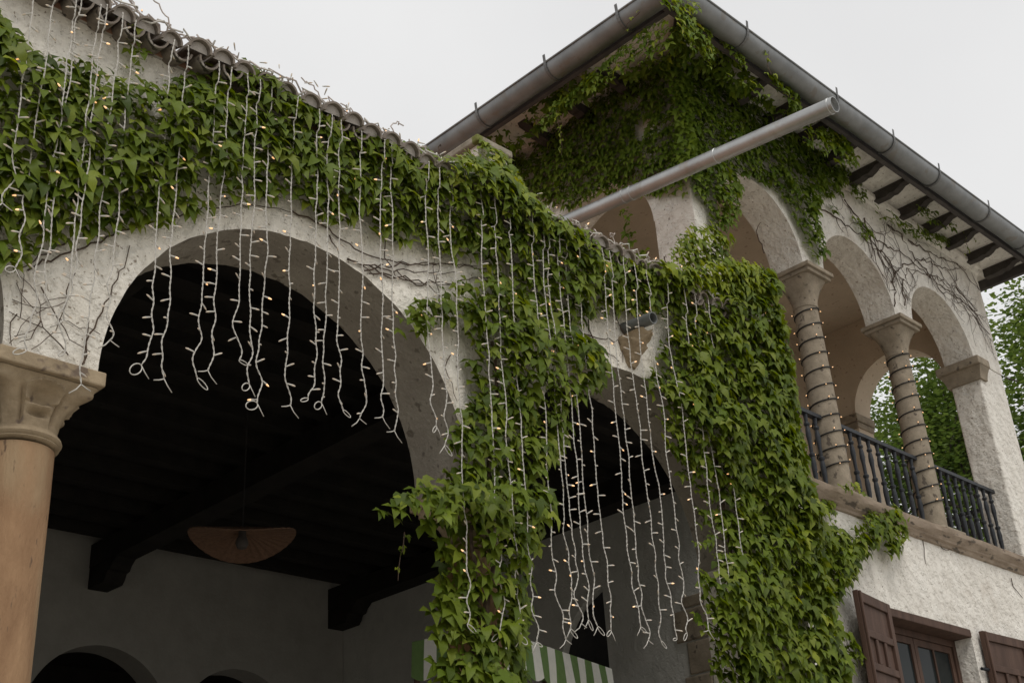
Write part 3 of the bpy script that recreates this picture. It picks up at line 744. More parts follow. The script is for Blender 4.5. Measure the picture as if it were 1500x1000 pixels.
def clear(q):
    if q.y < 4.96 or not (6.1 < q.y < 6.3 or q.y < 5.1): return True
    if q.y < 5.1:
        return q.z < 6.1 and q.z > 4.2 and all(math.hypot(q.x-c, q.z-AZ) > AR+.015 for c in AC) and q.x < 8.1
    return q.z < 10.15 and q.z > 3.0 and not (5.7 < q.z < LZ and q.x < 15.25) and all(math.hypot(q.x-c, q.z-LZ) > r+.012 or q.z < LZ for c, r in LA) and 9.2 < q.x < 15.98
class Ivy:
    def __init__(s, name, label, base, mat='leaf'):
        s.t = thing(name, label, 'ivy', base); s.L = []; s.mat = mat; s.rn = random.Random(hash(label) % 1000 if False else len(label)*31+int(base[0]*100))
        s.stems = []
    def put(s, p, nrm, size, young=False, hang=.8, tilt=.4):
        r = s.rn; n = Vector(nrm); side = n.cross(Vector((0, 0, 1)))
        if side.length < .1: side = Vector((r.uniform(-1, 1), r.uniform(-1, 1), 0))
        side.normalize()
        d = (Vector((0, 0, -hang)) + n*(tilt+r.uniform(-.28, .30)) + side*r.gauss(0, .45)).normalized()
        nn = n*.8 + Vector((0, 0, .45+r.uniform(-.2, .25))) + side*r.gauss(0, .30)
        nn = (nn - d*nn.dot(d)).normalized()
        xx = (-d).cross(nn).normalized()
        M3 = Matrix((xx, -d, nn)).transposed().to_4x4()
        s.L.append((Matrix.Translation(p) @ M3 @ Matrix.Scale(size, 4), r.randrange(5), young))
    def region(s, poly3, axis, nrm, dens, depth, size, cut=-.25, young=0, edge=.22, gap=3.2, off=.02, side=1, hang=.8, tilt=.58, holes=()):
        """axis: the world axis held constant; poly3: world points of the outline; leaves grow from that plane out along nrm"""
        ia = {'X': (1, 2), 'Y': (0, 2), 'Z': (0, 1)}[axis]; ic = {'X': 0, 'Y': 1, 'Z': 2}[axis]
        poly = [(q[ia[0]], q[ia[1]]) for q in poly3]; c0 = poly3[0][ic]
        x0, x1 = min(q[0] for q in poly), max(q[0] for q in poly); y0, y1 = min(q[1] for q in poly), max(q[1] for q in poly)
        n = int((x1-x0)*(y1-y0)*dens); r = s.rn; n3 = Vector(nrm)
        for _ in range(n):
            p = (r.uniform(x0, x1), r.uniform(y0, y1))
            if not inpoly(p, poly): continue
            e = edged(p, poly); f = nz(p[0]*gap, p[1]*gap, c0*3+7)
            if f < cut and e < 9: continue
            if e < .07 and r.random() < .35 + .5*max(0, -nz(p[0]*5, p[1]*5, 2)): continue
            bul = min(1, e/edge)**.6*(.62+.5*nz(p[0]*1.7, p[1]*1.7, 11)+.4*nz(p[0]*3.6, p[1]*3.6, 3))
            lay = r.random()**.55
            w3 = [0, 0, 0]; w3[ia[0]] = p[0]; w3[ia[1]] = p[1]; w3[ic] = c0
            pos = Vector(w3) + n3*(off + depth*max(.08, bul)*lay)
            sz = size*(r.uniform(.42, .75) if r.random() < .2 else r.uniform(.75, 1.22))*(.8+.25*lay)
            s.put(pos, n3, sz, r.random() < young, hang, tilt)
    def trail(s, pts, size, step=.05, nrm=(0, -1, 0), stem=.004, young=.3, spread=.03, jit=.02, leaves=True):
        r = s.rn; P = [Vector(p) for p in pts]; out = []
        for i in range(len(P)-1):
            n = max(1, int((P[i+1]-P[i]).length/step))
            for k in range(n):
                q = P[i].lerp(P[i+1], k/n) + Vector((r.uniform(-jit, jit), r.uniform(-jit, jit)*.5, r.uniform(-jit, jit)))
                out.append(q)
                if leaves and r.random() < .85:
                    s.put(q+Vector((r.uniform(-spread, spread), r.uniform(-spread, spread)*.7, r.uniform(-spread, spread))), nrm, size*r.uniform(.6, 1.15), r.random() < young)
        out.append(P[-1]); run = []
        for q in out:
            if leaves or clear(q): run.append(q)
            else:
                if len(run) > 2: s.stem(run, stem)
                run = []
        if len(run) > 2: s.stem(run, stem)
    def stem(s, pts, r0):
        n = len(pts)
        MB().tube(pts, [max(.0018, r0*(1-.55*i/max(1, n-1))) for i in range(n)], 5).build('stem', M['bark'], s.t, True)
    def finish(s, nparts=300):
        L = s.L
        def show(q):
            p = q[0].translation; sc = q[0].to_scale().x
            return sc/(p-EYE).length
        L.sort(key=lambda q: -show(q))
        for m4, k, yg in L[:nparts]:
            o = bpy.data.objects.new('leaf', leaf_mesh(k, 'leaf_young' if yg else s.mat)); COL.objects.link(o); adopt(o, s.t); o.matrix_basis = m4
        V = []; F = []; MI = []; c = 0
        for m4, k, yg in L[nparts:]:
            P, fs = LS[k]; A = np.array(m4)
            V.append(P @ A[:3, :3].T + A[:3, 3]); F += [tuple(i+c for i in f) for f in fs]; MI += [1 if yg else 0]*len(fs); c += len(P)
        if V:
            b = MB(); b.v = np.concatenate(V).tolist(); b.f = F; b.m = MI
            o = b.build('foliage', [M[s.mat], M['leaf_young']], s.t, True, fix=False); o['kind'] = 'stuff'
        print(s.t.name, len(L))

N_F = (0, -1, 0); N_L = (-1, 0, 0)
SZ = .114
iv = Ivy('arcade_ivy', 'thick green ivy band spreading over the arcade wall under the tiled eave', (4.5, 4.95, 4.6))
iv.region([(1.504, 4.980, 5.861), (1.704, 4.980, 5.858), (1.819, 4.980, 5.764), (1.975, 4.980, 5.775), (2.121, 4.980, 5.870), (2.242, 4.980, 5.860), (2.395, 4.980, 5.881), (2.570, 4.980, 5.926), (2.787, 4.980, 6.112), (3.041, 4.980, 6.327), (3.203, 4.980, 6.328), (3.419, 4.980, 6.274), (3.874, 4.980, 6.278), (4.311, 4.980, 6.342), (4.632, 4.980, 6.364), (4.915, 4.980, 6.507), (5.290, 4.980, 6.364), (5.761, 4.980, 6.301), (6.276, 4.980, 6.328), (6.745, 4.980, 6.324), (7.167, 4.980, 6.354), (7.033, 4.980, 6.096), (6.503, 4.980, 5.804), (6.200, 4.980, 5.788), (5.854, 4.980, 5.592), (5.705, 4.980, 5.491), (5.471, 4.980, 5.467), (5.231, 4.980, 5.642), (4.864, 4.980, 5.664), (4.514, 4.980, 5.624), (4.292, 4.980, 5.589), (4.079, 4.980, 5.565), (3.874, 4.980, 5.560), (3.677, 4.980, 5.510), (3.485, 4.980, 5.561), (3.302, 4.980, 5.521), (3.044, 4.980, 5.379), (2.805, 4.980, 5.204), (2.693, 4.980, 5.101), (2.562, 4.980, 5.057), (2.402, 4.980, 4.970), (2.235, 4.980, 4.858), (2.122, 4.980, 4.792), (2.048, 4.980, 4.704), (1.961, 4.980, 4.614), (1.874, 4.980, 4.553), (1.704, 4.980, 4.453)], 'Y', N_F, 900, .20, SZ, cut=-.62, young=.05)
iv.region([(1.694, 4.980, 5.929), (1.564, 4.980, 5.897), (1.618, 4.980, 5.512), (1.866, 4.980, 5.662), (1.917, 4.980, 5.817), (1.804, 4.980, 5.884)], 'Y', N_F, 560, .12, SZ*.9, young=.1)
iv.region([(2.275, 4.980, 6.241), (2.374, 4.980, 6.345), (2.449, 4.980, 6.175), (2.448, 4.980, 5.945), (2.358, 4.980, 5.853), (2.287, 4.980, 5.995)], 'Y', N_F, 480, .12, SZ*.8, young=.3)
iv.region([(x, 5.06, z) for x, z in ((4.9, 6.1), (5.42, 6.1), (5.40, 6.6), (5.25, 6.74), (5.0, 6.76), (4.93, 6.5))], 'Y', N_F, 900, .12, SZ*.9, young=.45, cut=-.9)
iv.region([(5.31, y, z) for y, z in ((5.05, 6.2), (5.45, 6.3), (5.45, 6.7), (5.05, 6.7))], 'X', (1, 0, 0), 600, .1, SZ*.9, young=.45, cut=-.9)
iv.region([(4.397, 4.820, 6.204), (4.637, 4.820, 6.366), (4.937, 4.820, 6.284), (5.314, 4.820, 6.210), (5.581, 4.820, 6.191), (5.933, 4.820, 6.206), (6.542, 4.820, 6.253), (7.139, 4.820, 6.376), (7.007, 4.820, 6.137), (6.350, 4.820, 6.022), (5.764, 4.820, 5.986), (5.293, 4.820, 5.985), (4.737, 4.820, 6.024), (4.448, 4.820, 6.072)], 'Y', N_F, 560, .12, SZ*.9, young=.35, cut=-.25, gap=2.2)
iv.region([(x, y, 6.2) for x, y in ((6.6, 4.8), (7.6, 4.8), (7.6, 5.3), (6.6, 5.3))], 'Z', (0, -.3, 1), 420, .12, SZ*.9, young=.5, cut=-.5)
# along the eave the young growth
iv.region([(3.130, 4.900, 6.212), (3.365, 4.900, 6.175), (3.812, 4.900, 6.183), (4.242, 4.900, 6.250), (4.557, 4.900, 6.277), (4.581, 4.900, 6.172), (4.239, 4.900, 6.135), (3.812, 4.900, 6.068), (3.369, 4.900, 6.031), (3.156, 4.900, 6.119)], 'Y', N_F, 420, .12, SZ*.8, young=.6)
iv.region([(4.860, 4.980, 6.651), (5.149, 4.980, 6.652), (5.234, 4.980, 6.480), (5.394, 4.980, 6.407), (5.276, 4.980, 6.192), (4.896, 4.980, 6.198), (4.657, 4.980, 6.257), (4.726, 4.980, 6.450)], 'Y', N_F, 900, .18, SZ*.95, young=.45)
iv.region([(5.289, 4.920, 6.277), (5.692, 4.920, 6.245), (6.201, 4.920, 6.271), (6.669, 4.920, 6.299), (7.198, 4.920, 6.462), (7.068, 4.920, 6.232), (6.492, 4.920, 6.175), (5.889, 4.920, 6.124), (5.411, 4.920, 6.161)], 'Y', N_F, 520, .14, SZ*.85, young=.5)
for a in ([(1.998, 4.985, 4.597), (2.179, 4.985, 4.756), (2.407, 4.985, 4.939), (2.654, 4.985, 5.138), (2.884, 4.985, 5.294), (3.174, 4.985, 5.435), (3.443, 4.985, 5.501)], [(3.443, 4.985, 5.501), (3.681, 4.985, 5.482), (3.928, 4.985, 5.415), (4.239, 4.985, 5.461), (4.573, 4.985, 5.569), (4.990, 4.985, 5.687)], [(3.804, 4.985, 5.255), (4.080, 4.985, 5.332), (4.399, 4.985, 5.390), (4.653, 4.985, 5.466), (4.987, 4.985, 5.635)], [(3.779, 4.985, 5.314), (4.029, 4.985, 5.351), (4.292, 4.985, 5.418), (4.686, 4.985, 5.552)], [(3.853, 4.985, 5.241), (4.081, 4.985, 5.379), (4.403, 4.985, 5.522), (4.869, 4.985, 5.668)], [(3.978, 4.985, 5.365), (4.106, 4.985, 5.318), (4.344, 4.985, 5.356), (4.624, 4.985, 5.441)], [(2.304, 4.985, 4.220), (2.352, 4.985, 4.412), (2.416, 4.985, 4.655), (2.472, 4.985, 4.828), (2.483, 4.985, 4.910)], [(2.171, 4.985, 4.828), (2.052, 4.985, 4.690), (1.936, 4.985, 4.575)], [(2.373, 4.985, 4.206), (2.392, 4.985, 4.353), (2.413, 4.985, 4.505)], [(5.814, 4.985, 5.502), (6.025, 4.985, 5.516), (6.208, 4.985, 5.546), (6.311, 4.985, 5.497)], [(5.896, 4.985, 5.608), (5.944, 4.985, 5.437), (6.155, 4.985, 5.423), (6.252, 4.985, 5.345)], [(6.150, 4.985, 5.912), (6.233, 4.985, 5.718), (6.285, 4.985, 5.570), (6.214, 4.985, 5.334)], [(3.681, 4.985, 5.436), (3.779, 4.985, 5.337), (3.978, 4.985, 5.318), (4.053, 4.985, 5.231)], [(4.084, 4.985, 5.665), (4.107, 4.985, 5.436), (4.210, 4.985, 5.332)]):
    iv.trail(a, .1, .045, jit=.014, stem=.0052, leaves=False)
def branchy(ivv, p, d, n, plane, rad, depth=0, bend=.35, step=.055):
    """a wandering vine stem that clings to a wall plane and forks"""
    r = ivv.rn; pts = [Vector(p)]; ang = d
    for i in range(n):
        ang += r.gauss(0, bend)
        q = pts[-1].copy(); a_, b_ = plane
        q[a_] += step*math.cos(ang); q[b_] += step*math.sin(ang)
        if not clear(q): break
        pts.append(q)
        if depth < 2 and r.random() < .13: branchy(ivv, q, ang+r.choice((-1, 1))*r.uniform(.5, 1.1), int(n*.5), plane, rad*.65, depth+1, bend, step)
    if len(pts) > 2: ivv.stem(pts, rad)
for q, d, n in zip([(2.223, 4.985, 4.661), (2.071, 4.985, 4.533), (2.315, 4.985, 4.437), (2.091, 4.985, 4.363), (4.500, 4.985, 5.151), (2.236, 4.985, 4.235), (1.979, 4.985, 4.361), (3.878, 4.985, 5.328), (4.185, 4.985, 5.394), (4.601, 4.985, 4.952)], (4.3, 4.6, 4.9, 4.4, 1.0, 2.0, 4.6, 0, 5.6, 4.5), (14, 9, 9, 8, 8, 12, 8, 14, 12, 6)):
    branchy(iv, q, d, n, (0, 2), .0036)
iv.finish()

iv = Ivy('column_ivy', 'ivy mass climbing the column between the two arches, loose leafy sides', (4.935, 5.1, .12))
iv.region([(4.228, 4.980, 5.161), (4.502, 4.980, 5.329), (4.863, 4.980, 5.654), (5.233, 4.980, 5.669), (5.475, 4.980, 5.509), (5.771, 4.980, 5.470), (5.927, 4.980, 5.457), (6.019, 4.980, 5.249), (5.876, 4.980, 5.055), (5.708, 4.980, 4.935), (5.583, 4.980, 4.804), (5.475, 4.980, 4.564), (5.364, 4.980, 4.378), (5.169, 4.980, 4.202), (4.770, 4.980, 4.108), (4.586, 4.980, 4.160), (4.539, 4.980, 4.283), (4.522, 4.980, 4.483), (4.648, 4.980, 4.647), (4.756, 4.980, 4.812), (4.647, 4.980, 5.080), (4.495, 4.980, 5.147), (4.339, 4.980, 4.960), (4.221, 4.980, 4.835), (4.146, 4.980, 4.900), (4.133, 4.980, 5.029)], 'Y', N_F, 720, .24, SZ, cut=-.48, young=.03)
iv.region([(4.008, 4.920, 3.840), (4.152, 4.920, 3.974), (4.403, 4.920, 4.141), (4.720, 4.920, 4.213), (5.238, 4.920, 4.330), (5.359, 4.920, 4.224), (5.316, 4.920, 4.041), (5.197, 4.920, 3.891), (5.056, 4.920, 3.580), (5.084, 4.920, 3.406), (5.011, 4.920, 3.185), (5.059, 4.920, 3.003), (4.989, 4.920, 2.814), (4.258, 4.920, 2.755), (4.357, 4.920, 2.968), (4.388, 4.920, 3.147), (4.349, 4.920, 3.359), (4.402, 4.920, 3.478), (4.426, 4.920, 3.710), (4.341, 4.920, 3.810), (4.195, 4.920, 3.801)], 'Y', N_F, 720, .28, SZ, cut=-.42, young=.03, off=-.05)
iv.region([(3.892, 4.750, 3.749), (4.056, 4.750, 3.925), (4.351, 4.750, 4.076), (4.885, 4.750, 4.197), (5.178, 4.750, 4.177), (5.111, 4.750, 3.911), (4.751, 4.750, 3.882), (4.486, 4.750, 3.771), (4.094, 4.750, 3.641)], 'Y', N_F, 260, .14, SZ*.95, cut=-.08, young=.1)
iv.region([(4.740, 5.220, 4.012), (4.740, 4.954, 4.019), (4.740, 4.996, 2.949), (4.740, 5.270, 2.998)], 'X', N_L, 300, .12, SZ, cut=-.2)
iv.trail([(4.266, 5.050, 3.812), (4.254, 5.050, 3.713), (4.242, 5.050, 3.597), (4.217, 5.050, 3.518)], .05, .05)
iv.trail([(4.726, 4.900, 2.966), (4.728, 4.900, 3.371), (4.791, 4.900, 3.770), (4.764, 4.900, 4.175), (4.896, 4.900, 4.641), (4.870, 4.900, 5.094)], .1, .08, leaves=False, stem=.022)
iv.trail([(4.595, 4.920, 2.957), (4.669, 4.920, 3.368), (4.645, 4.920, 3.829), (4.723, 4.920, 4.256)], .1, .08, leaves=False, stem=.016)
iv.finish()

iv = Ivy('corner_ivy', 'dense ivy pillar wrapping the right end of the arcade beside the tower', (7.85, 4.95, .1))
CP = [(6.703, 4.980, 6.308), (7.179, 4.980, 6.420), (7.477, 4.980, 6.590), (7.689, 4.980, 6.733), (8.100, 4.980, 6.864), (8.269, 4.980, 6.832), (8.311, 4.980, 6.527), (8.344, 4.980, 6.084), (8.310, 4.980, 5.700), (8.334, 4.980, 5.226), (8.318, 4.980, 4.761), (8.304, 4.980, 4.263), (8.289, 4.980, 3.839), (8.296, 4.980, 3.385), (8.276, 4.980, 3.091), (6.797, 4.980, 2.971), (6.816, 4.980, 3.232), (6.742, 4.980, 3.401), (6.659, 4.980, 3.638), (6.732, 4.980, 3.904), (7.018, 4.980, 4.193), (7.043, 4.980, 4.499), (6.771, 4.980, 4.696), (6.534, 4.980, 4.846), (6.502, 4.980, 5.097), (6.373, 4.980, 5.220), (6.598, 4.980, 5.445), (6.688, 4.980, 5.751), (6.879, 4.980, 5.927), (7.045, 4.980, 6.160)]
iv.region(CP, 'Y', N_F, 920, .30, SZ, cut=-.8, young=.05, edge=.24)
iv.region([(6.662, 4.860, 6.210), (7.216, 4.860, 6.503), (7.564, 4.860, 6.676), (7.910, 4.860, 6.759), (8.042, 4.860, 6.709), (8.050, 4.860, 6.548), (7.445, 4.860, 6.337), (6.893, 4.860, 6.144)], 'Y', N_F, 800, .14, SZ*.9, young=.7, cut=-.9)
iv.region([(8.13, y, z) for y, z in ((4.82, 1.8), (5.5, 1.8), (5.5, 6.5), (4.82, 6.65))], 'X', (1, 0, 0), 480, .07, SZ, cut=-.6, edge=.12)
iv.region([(7.768, 5.400, 7.229), (8.149, 5.400, 7.449), (8.342, 5.400, 7.417), (8.338, 5.400, 7.166), (8.100, 5.400, 6.974), (7.546, 5.400, 6.774), (7.481, 5.400, 6.916)], 'Y', N_F, 700, .16, SZ*.95, young=.25, cut=-.6)
iv.region([(6.797, 5.000, 3.919), (7.046, 5.000, 4.204), (7.131, 5.000, 4.421), (7.010, 5.000, 4.601), (6.838, 5.000, 4.718), (6.679, 5.000, 4.682), (6.768, 5.000, 4.549), (6.847, 5.000, 4.365), (6.768, 5.000, 4.154)], 'Y', N_F, 320, .1, SZ*.8, cut=-.2)
iv.region([(x, y, 6.5) for x, y in ((7.45, 4.85), (8.2, 4.85), (8.2, 5.5), (7.45, 5.5))], 'Z', (0, -.3, 1), 420, .12, SZ*.9, young=.6, cut=-.8)
iv.trail([(7.185, 4.950, 3.220), (7.229, 4.950, 3.735), (7.155, 4.950, 4.462), (7.162, 4.950, 5.262), (7.197, 4.950, 5.842)], .1, .09, leaves=False, stem=.02)
iv.finish()

# tower ivy
TS = .112
iv = Ivy('tower_ivy', 'dark ivy curtain covering the tower corner under the gutter eaves', (9.15, 6.3, 8.5), 'leaf_tower')
iv.region([(9.165, 9.304, 10.483), (9.165, 8.848, 10.820), (9.165, 8.301, 10.919), (9.165, 7.206, 10.718), (9.165, 6.202, 10.310), (9.165, 6.193, 9.735), (9.165, 6.181, 9.024), (9.165, 6.202, 8.654), (9.165, 6.514, 8.815), (9.165, 6.916, 8.995), (9.165, 7.285, 9.211), (9.165, 7.590, 9.231), (9.165, 7.877, 9.303), (9.165, 8.304, 9.640), (9.165, 8.730, 10.023)], 'X', N_L, 760, .26, TS, cut=-.62)
iv.region([(9.165, 7.112, 8.990), (9.165, 6.783, 8.909), (9.165, 6.872, 8.610), (9.165, 6.832, 8.213), (9.165, 7.059, 8.277), (9.165, 7.113, 8.599)], 'X', N_L, 330, .1, TS, cut=-.2, young=.15)
iv.region([(9.154, 6.195, 10.300), (9.877, 6.195, 10.584), (10.656, 6.195, 10.568), (11.691, 6.195, 10.748), (12.340, 6.195, 10.636), (12.671, 6.195, 10.439), (12.268, 6.195, 9.909), (11.754, 6.195, 9.693), (11.545, 6.195, 9.225), (11.678, 6.195, 8.811), (11.447, 6.195, 8.653), (11.202, 6.195, 8.905), (11.109, 6.195, 9.162), (10.760, 6.195, 9.369), (10.368, 6.195, 9.366), (10.017, 6.195, 9.214), (9.952, 6.195, 8.764), (9.767, 6.195, 8.476), (9.517, 6.195, 8.294), (9.357, 6.195, 8.355), (9.351, 6.195, 8.602), (9.143, 6.195, 8.583), (9.158, 6.195, 9.376)], 'Y', N_F, 760, .22, TS, cut=-.62)
iv.region([(8.733, 6.100, 8.021), (9.284, 6.100, 8.320), (9.687, 6.100, 8.315), (9.457, 6.100, 8.062), (8.974, 6.100, 7.879), (8.538, 6.100, 7.524), (8.329, 6.100, 7.485), (8.472, 6.100, 7.726)], 'Y', N_F, 360, .12, TS, cut=-.3, young=.3)
for poly, dn in (([(8.454, 7.433, 10.300), (8.362, 6.529, 10.300), (8.396, 5.802, 10.300), (8.666, 5.570, 10.300), (9.489, 5.572, 10.300), (10.545, 5.594, 10.300), (11.714, 5.619, 10.300), (12.150, 5.797, 10.300), (11.215, 5.862, 10.300), (10.235, 5.935, 10.300), (9.214, 6.100, 10.300), (8.773, 6.700, 10.300), (8.676, 7.650, 10.300)], 620), ([(8.433, 8.527, 10.300), (8.424, 7.618, 10.300), (8.445, 6.604, 10.300), (8.773, 6.700, 10.300), (8.778, 7.320, 10.300), (8.816, 8.122, 10.300), (8.839, 8.724, 10.300)], 420)):
    iv.region(poly, 'Z', (0, 0, -1), dn, .26, TS, cut=-.1, gap=2.4, hang=1.0, tilt=.1, young=.06)
iv.region([(x, 6.17, z) for x, z in ((8.98, 8.75), (9.45, 8.75), (9.45, 10.25), (8.98, 10.25))], 'Y', (-.7, -.7, 0), 760, .2, TS, cut=-.7)
# leafy fringe hanging just inside both gutters
iv.region([(8.270, 7.399, 9.864), (8.270, 6.981, 9.937), (8.270, 6.581, 9.983), (8.270, 6.241, 10.022), (8.270, 5.862, 10.089), (8.270, 5.512, 10.034), (8.270, 5.570, 9.638), (8.270, 5.865, 9.739), (8.270, 6.143, 9.695), (8.270, 6.512, 9.745), (8.270, 6.804, 9.741), (8.270, 7.008, 9.683), (8.270, 7.313, 9.679)], 'X', N_L, 520, .16, TS, cut=-.35, young=.12)
iv.region([(8.282, 5.520, 10.046), (8.705, 5.520, 10.243), (9.276, 5.520, 10.197), (9.832, 5.520, 10.218), (10.467, 5.520, 10.169), (10.483, 5.520, 9.988), (9.894, 5.520, 9.717), (9.411, 5.520, 9.744), (8.924, 5.520, 9.652), (8.373, 5.520, 9.662)], 'Y', N_F, 460, .16, TS, cut=-.3, young=.12)
iv.region([(10.747, 5.700, 9.985), (11.707, 5.700, 10.342), (12.089, 5.700, 10.219), (11.763, 5.700, 9.827), (11.227, 5.700, 9.732), (10.734, 5.700, 9.696)], 'Y', N_F, 400, .16, TS, cut=-.3, young=.12)
iv.trail([(8.200, 7.082, 9.781), (8.200, 7.056, 9.543), (8.200, 7.045, 9.362), (8.200, 7.073, 9.178)], .07, .05, N_L, young=.8)
iv.trail([(8.000, 5.725, 10.066), (8.000, 5.865, 10.028), (8.000, 5.948, 9.950)], .06, .05, N_L, young=.9)
iv.trail([(9.506, 5.250, 9.789), (9.531, 5.250, 9.981), (9.608, 5.250, 10.187)], .09, .05, young=.8, spread=.05)
iv.trail([(8.200, 5.649, 9.910), (8.200, 5.647, 9.735), (8.200, 5.627, 9.628)], .09, .04, N_L, young=.7, spread=.05)
iv.region([(7.674, 5.240, 9.701), (8.260, 5.240, 10.063), (8.297, 5.240, 9.867), (8.111, 5.240, 9.566), (7.812, 5.240, 9.342), (7.622, 5.240, 9.399)], 'Y', N_F, 330, .08, TS, cut=-.2, young=.25)
iv.trail([(7.974, 5.200, 9.655), (8.063, 5.200, 9.851), (8.137, 5.200, 9.963)], .08, .05, young=.8, spread=.04)
for a in ([(9.079, 6.190, 8.001), (9.082, 6.190, 8.243), (9.091, 6.190, 8.575), (9.062, 6.190, 8.898)], ): iv.trail(a, .1, .06, leaves=False, stem=.012)
iv.finish()

# bare vine on the tower front, with leafy patches
iv = Ivy('climbing_vine', 'mostly bare dark vine stems netting the white wall above the loggia arches', (12.5, 6.19, 9.6), 'leaf_tower')
Z_ = 6.19
mains = [[(11.712, 6.190, 9.576), (12.151, 6.190, 9.561), (12.713, 6.190, 9.538), (13.131, 6.190, 9.449), (13.385, 6.190, 9.243)], [(12.436, 6.190, 9.976), (12.792, 6.190, 9.769), (13.026, 6.190, 9.609), (13.878, 6.190, 9.648), (14.544, 6.190, 9.537), (15.448, 6.190, 9.447), (15.913, 6.190, 9.172)],
         [(12.867, 6.190, 9.850), (12.953, 6.190, 9.631), (12.977, 6.190, 9.243), (13.113, 6.190, 8.950), (13.139, 6.190, 8.670)], [(13.496, 6.190, 9.999), (13.829, 6.190, 9.973), (14.152, 6.190, 9.677), (14.392, 6.190, 9.608), (15.162, 6.190, 9.670), (15.698, 6.190, 9.478)],
         [(13.152, 6.190, 9.507), (13.353, 6.190, 9.382), (13.491, 6.190, 9.083), (13.575, 6.190, 8.865)], [(14.010, 6.190, 9.991), (14.546, 6.190, 9.982), (15.362, 6.190, 10.124), (15.953, 6.190, 9.893)], [(13.227, 6.190, 9.039), (13.623, 6.190, 9.431), (14.281, 6.190, 9.777), (14.963, 6.190, 9.868), (15.929, 6.190, 10.276)],
         [(13.156, 6.190, 8.627), (13.317, 6.190, 8.972), (13.216, 6.190, 9.232), (13.038, 6.190, 9.414), (12.932, 6.190, 9.573)], [(13.479, 6.190, 8.833), (13.513, 6.190, 9.140), (13.799, 6.190, 9.444), (14.183, 6.190, 9.532)], [(11.097, 6.190, 8.416), (11.163, 6.190, 8.177), (11.210, 6.190, 8.106)]]
for a in mains: iv.trail(a, .1, .07, jit=.03, stem=.0085, leaves=False)
for a in mains[:-1]:
    for q in a[:]:
        if iv.rn.random() < .7: branchy(iv, q, iv.rn.choice((iv.rn.uniform(-1.2, .4), iv.rn.uniform(0, 6.28))), iv.rn.randrange(10, 26), (0, 2), .0045)
for a, b_, r0 in (((10.95, 6.195, 8.66), 1.2, .006), ((10.92, 6.2, 8.8), 2.2, .006)): pass
# stems that run on over the first column's reveal and the second capital
iv.trail([(10.620, 6.333, 8.569), (10.620, 6.392, 8.864), (10.620, 6.335, 8.971), (10.620, 6.005, 8.870)], .1, .06, jit=.02, stem=.008, leaves=False)
for poly in ([(11.964, 6.190, 9.680), (12.510, 6.190, 9.726), (12.827, 6.190, 9.733), (12.932, 6.190, 9.573), (12.686, 6.190, 9.458), (12.376, 6.190, 9.553), (11.973, 6.190, 9.470)], [(13.011, 6.120, 10.130), (13.423, 6.120, 10.123), (13.948, 6.120, 10.144), (14.844, 6.120, 10.335), (15.879, 6.120, 10.681), (15.906, 6.120, 10.519), (14.863, 6.120, 10.156), (13.964, 6.120, 9.960), (13.343, 6.120, 9.904), (13.022, 6.120, 9.929)],
             [(13.692, 5.900, 10.249), (14.490, 5.900, 10.447), (15.370, 5.900, 10.490), (15.415, 5.900, 10.374), (14.475, 5.900, 10.192), (13.791, 5.900, 10.058)], [(12.681, 6.190, 10.493), (12.973, 6.190, 10.306), (12.892, 6.190, 10.064), (12.545, 6.190, 10.073), (12.403, 6.190, 10.217)]):
    iv.region(poly, 'Y', N_F, 520, .1, TS*.85, cut=-.2, edge=.08, gap=4)
iv.trail([(15.050, 5.850, 10.340), (15.040, 5.850, 10.064), (14.894, 5.850, 9.869)], .07, .05, young=.9)
iv.finish()

iv = Ivy('ledge_ivy', 'ivy sprays trailing over the loggia ledge and beside the left shutter', (10.8, 6.15, 5.0))
IL = .125
iv.region([(10.442, 6.170, 5.580), (10.777, 6.170, 5.685), (10.810, 6.170, 5.513), (10.672, 6.170, 5.344), (10.502, 6.170, 5.381)], 'Y', N_F, 480, .1, IL*.85, cut=-.6, edge=.08)
iv.region([(10.392, 6.150, 5.114), (10.693, 6.150, 5.238), (11.032, 6.150, 5.407), (11.430, 6.150, 5.630), (11.992, 6.150, 5.872), (12.245, 6.150, 5.792), (12.074, 6.150, 5.530), (11.671, 6.150, 5.185), (11.532, 6.150, 5.356), (11.168, 6.150, 5.169), (10.862, 6.150, 4.888), (10.681, 6.150, 4.704), (10.486, 6.150, 4.727), (10.379, 6.150, 4.876)], 'Y', N_F, 640, .18, IL, cut=-.5, edge=.1, young=.1)
iv.region([(9.987, 6.150, 5.309), (10.521, 6.150, 5.345), (10.886, 6.150, 5.344), (10.745, 6.150, 4.903), (10.407, 6.150, 4.583), (10.127, 6.150, 4.606), (9.798, 6.150, 4.619)], 'Y', N_F, 640, .18, IL, cut=-.7, edge=.1, young=.05)
iv.region([(10.610, 6.050, 5.743), (10.961, 6.050, 5.871), (11.240, 6.050, 5.858), (11.255, 6.050, 5.787), (10.918, 6.050, 5.737)], 'Y', N_F, 460, .1, IL*.7, cut=-.6, edge=.06, young=.3)
iv.region([(10.286, 6.150, 4.565), (10.450, 6.150, 4.459), (10.656, 6.150, 4.260), (10.703, 6.150, 4.041), (10.509, 6.150, 3.987), (10.366, 6.150, 4.191), (10.205, 6.150, 4.297)], 'Y', N_F, 420, .12, IL*.9, cut=-.4, edge=.08)
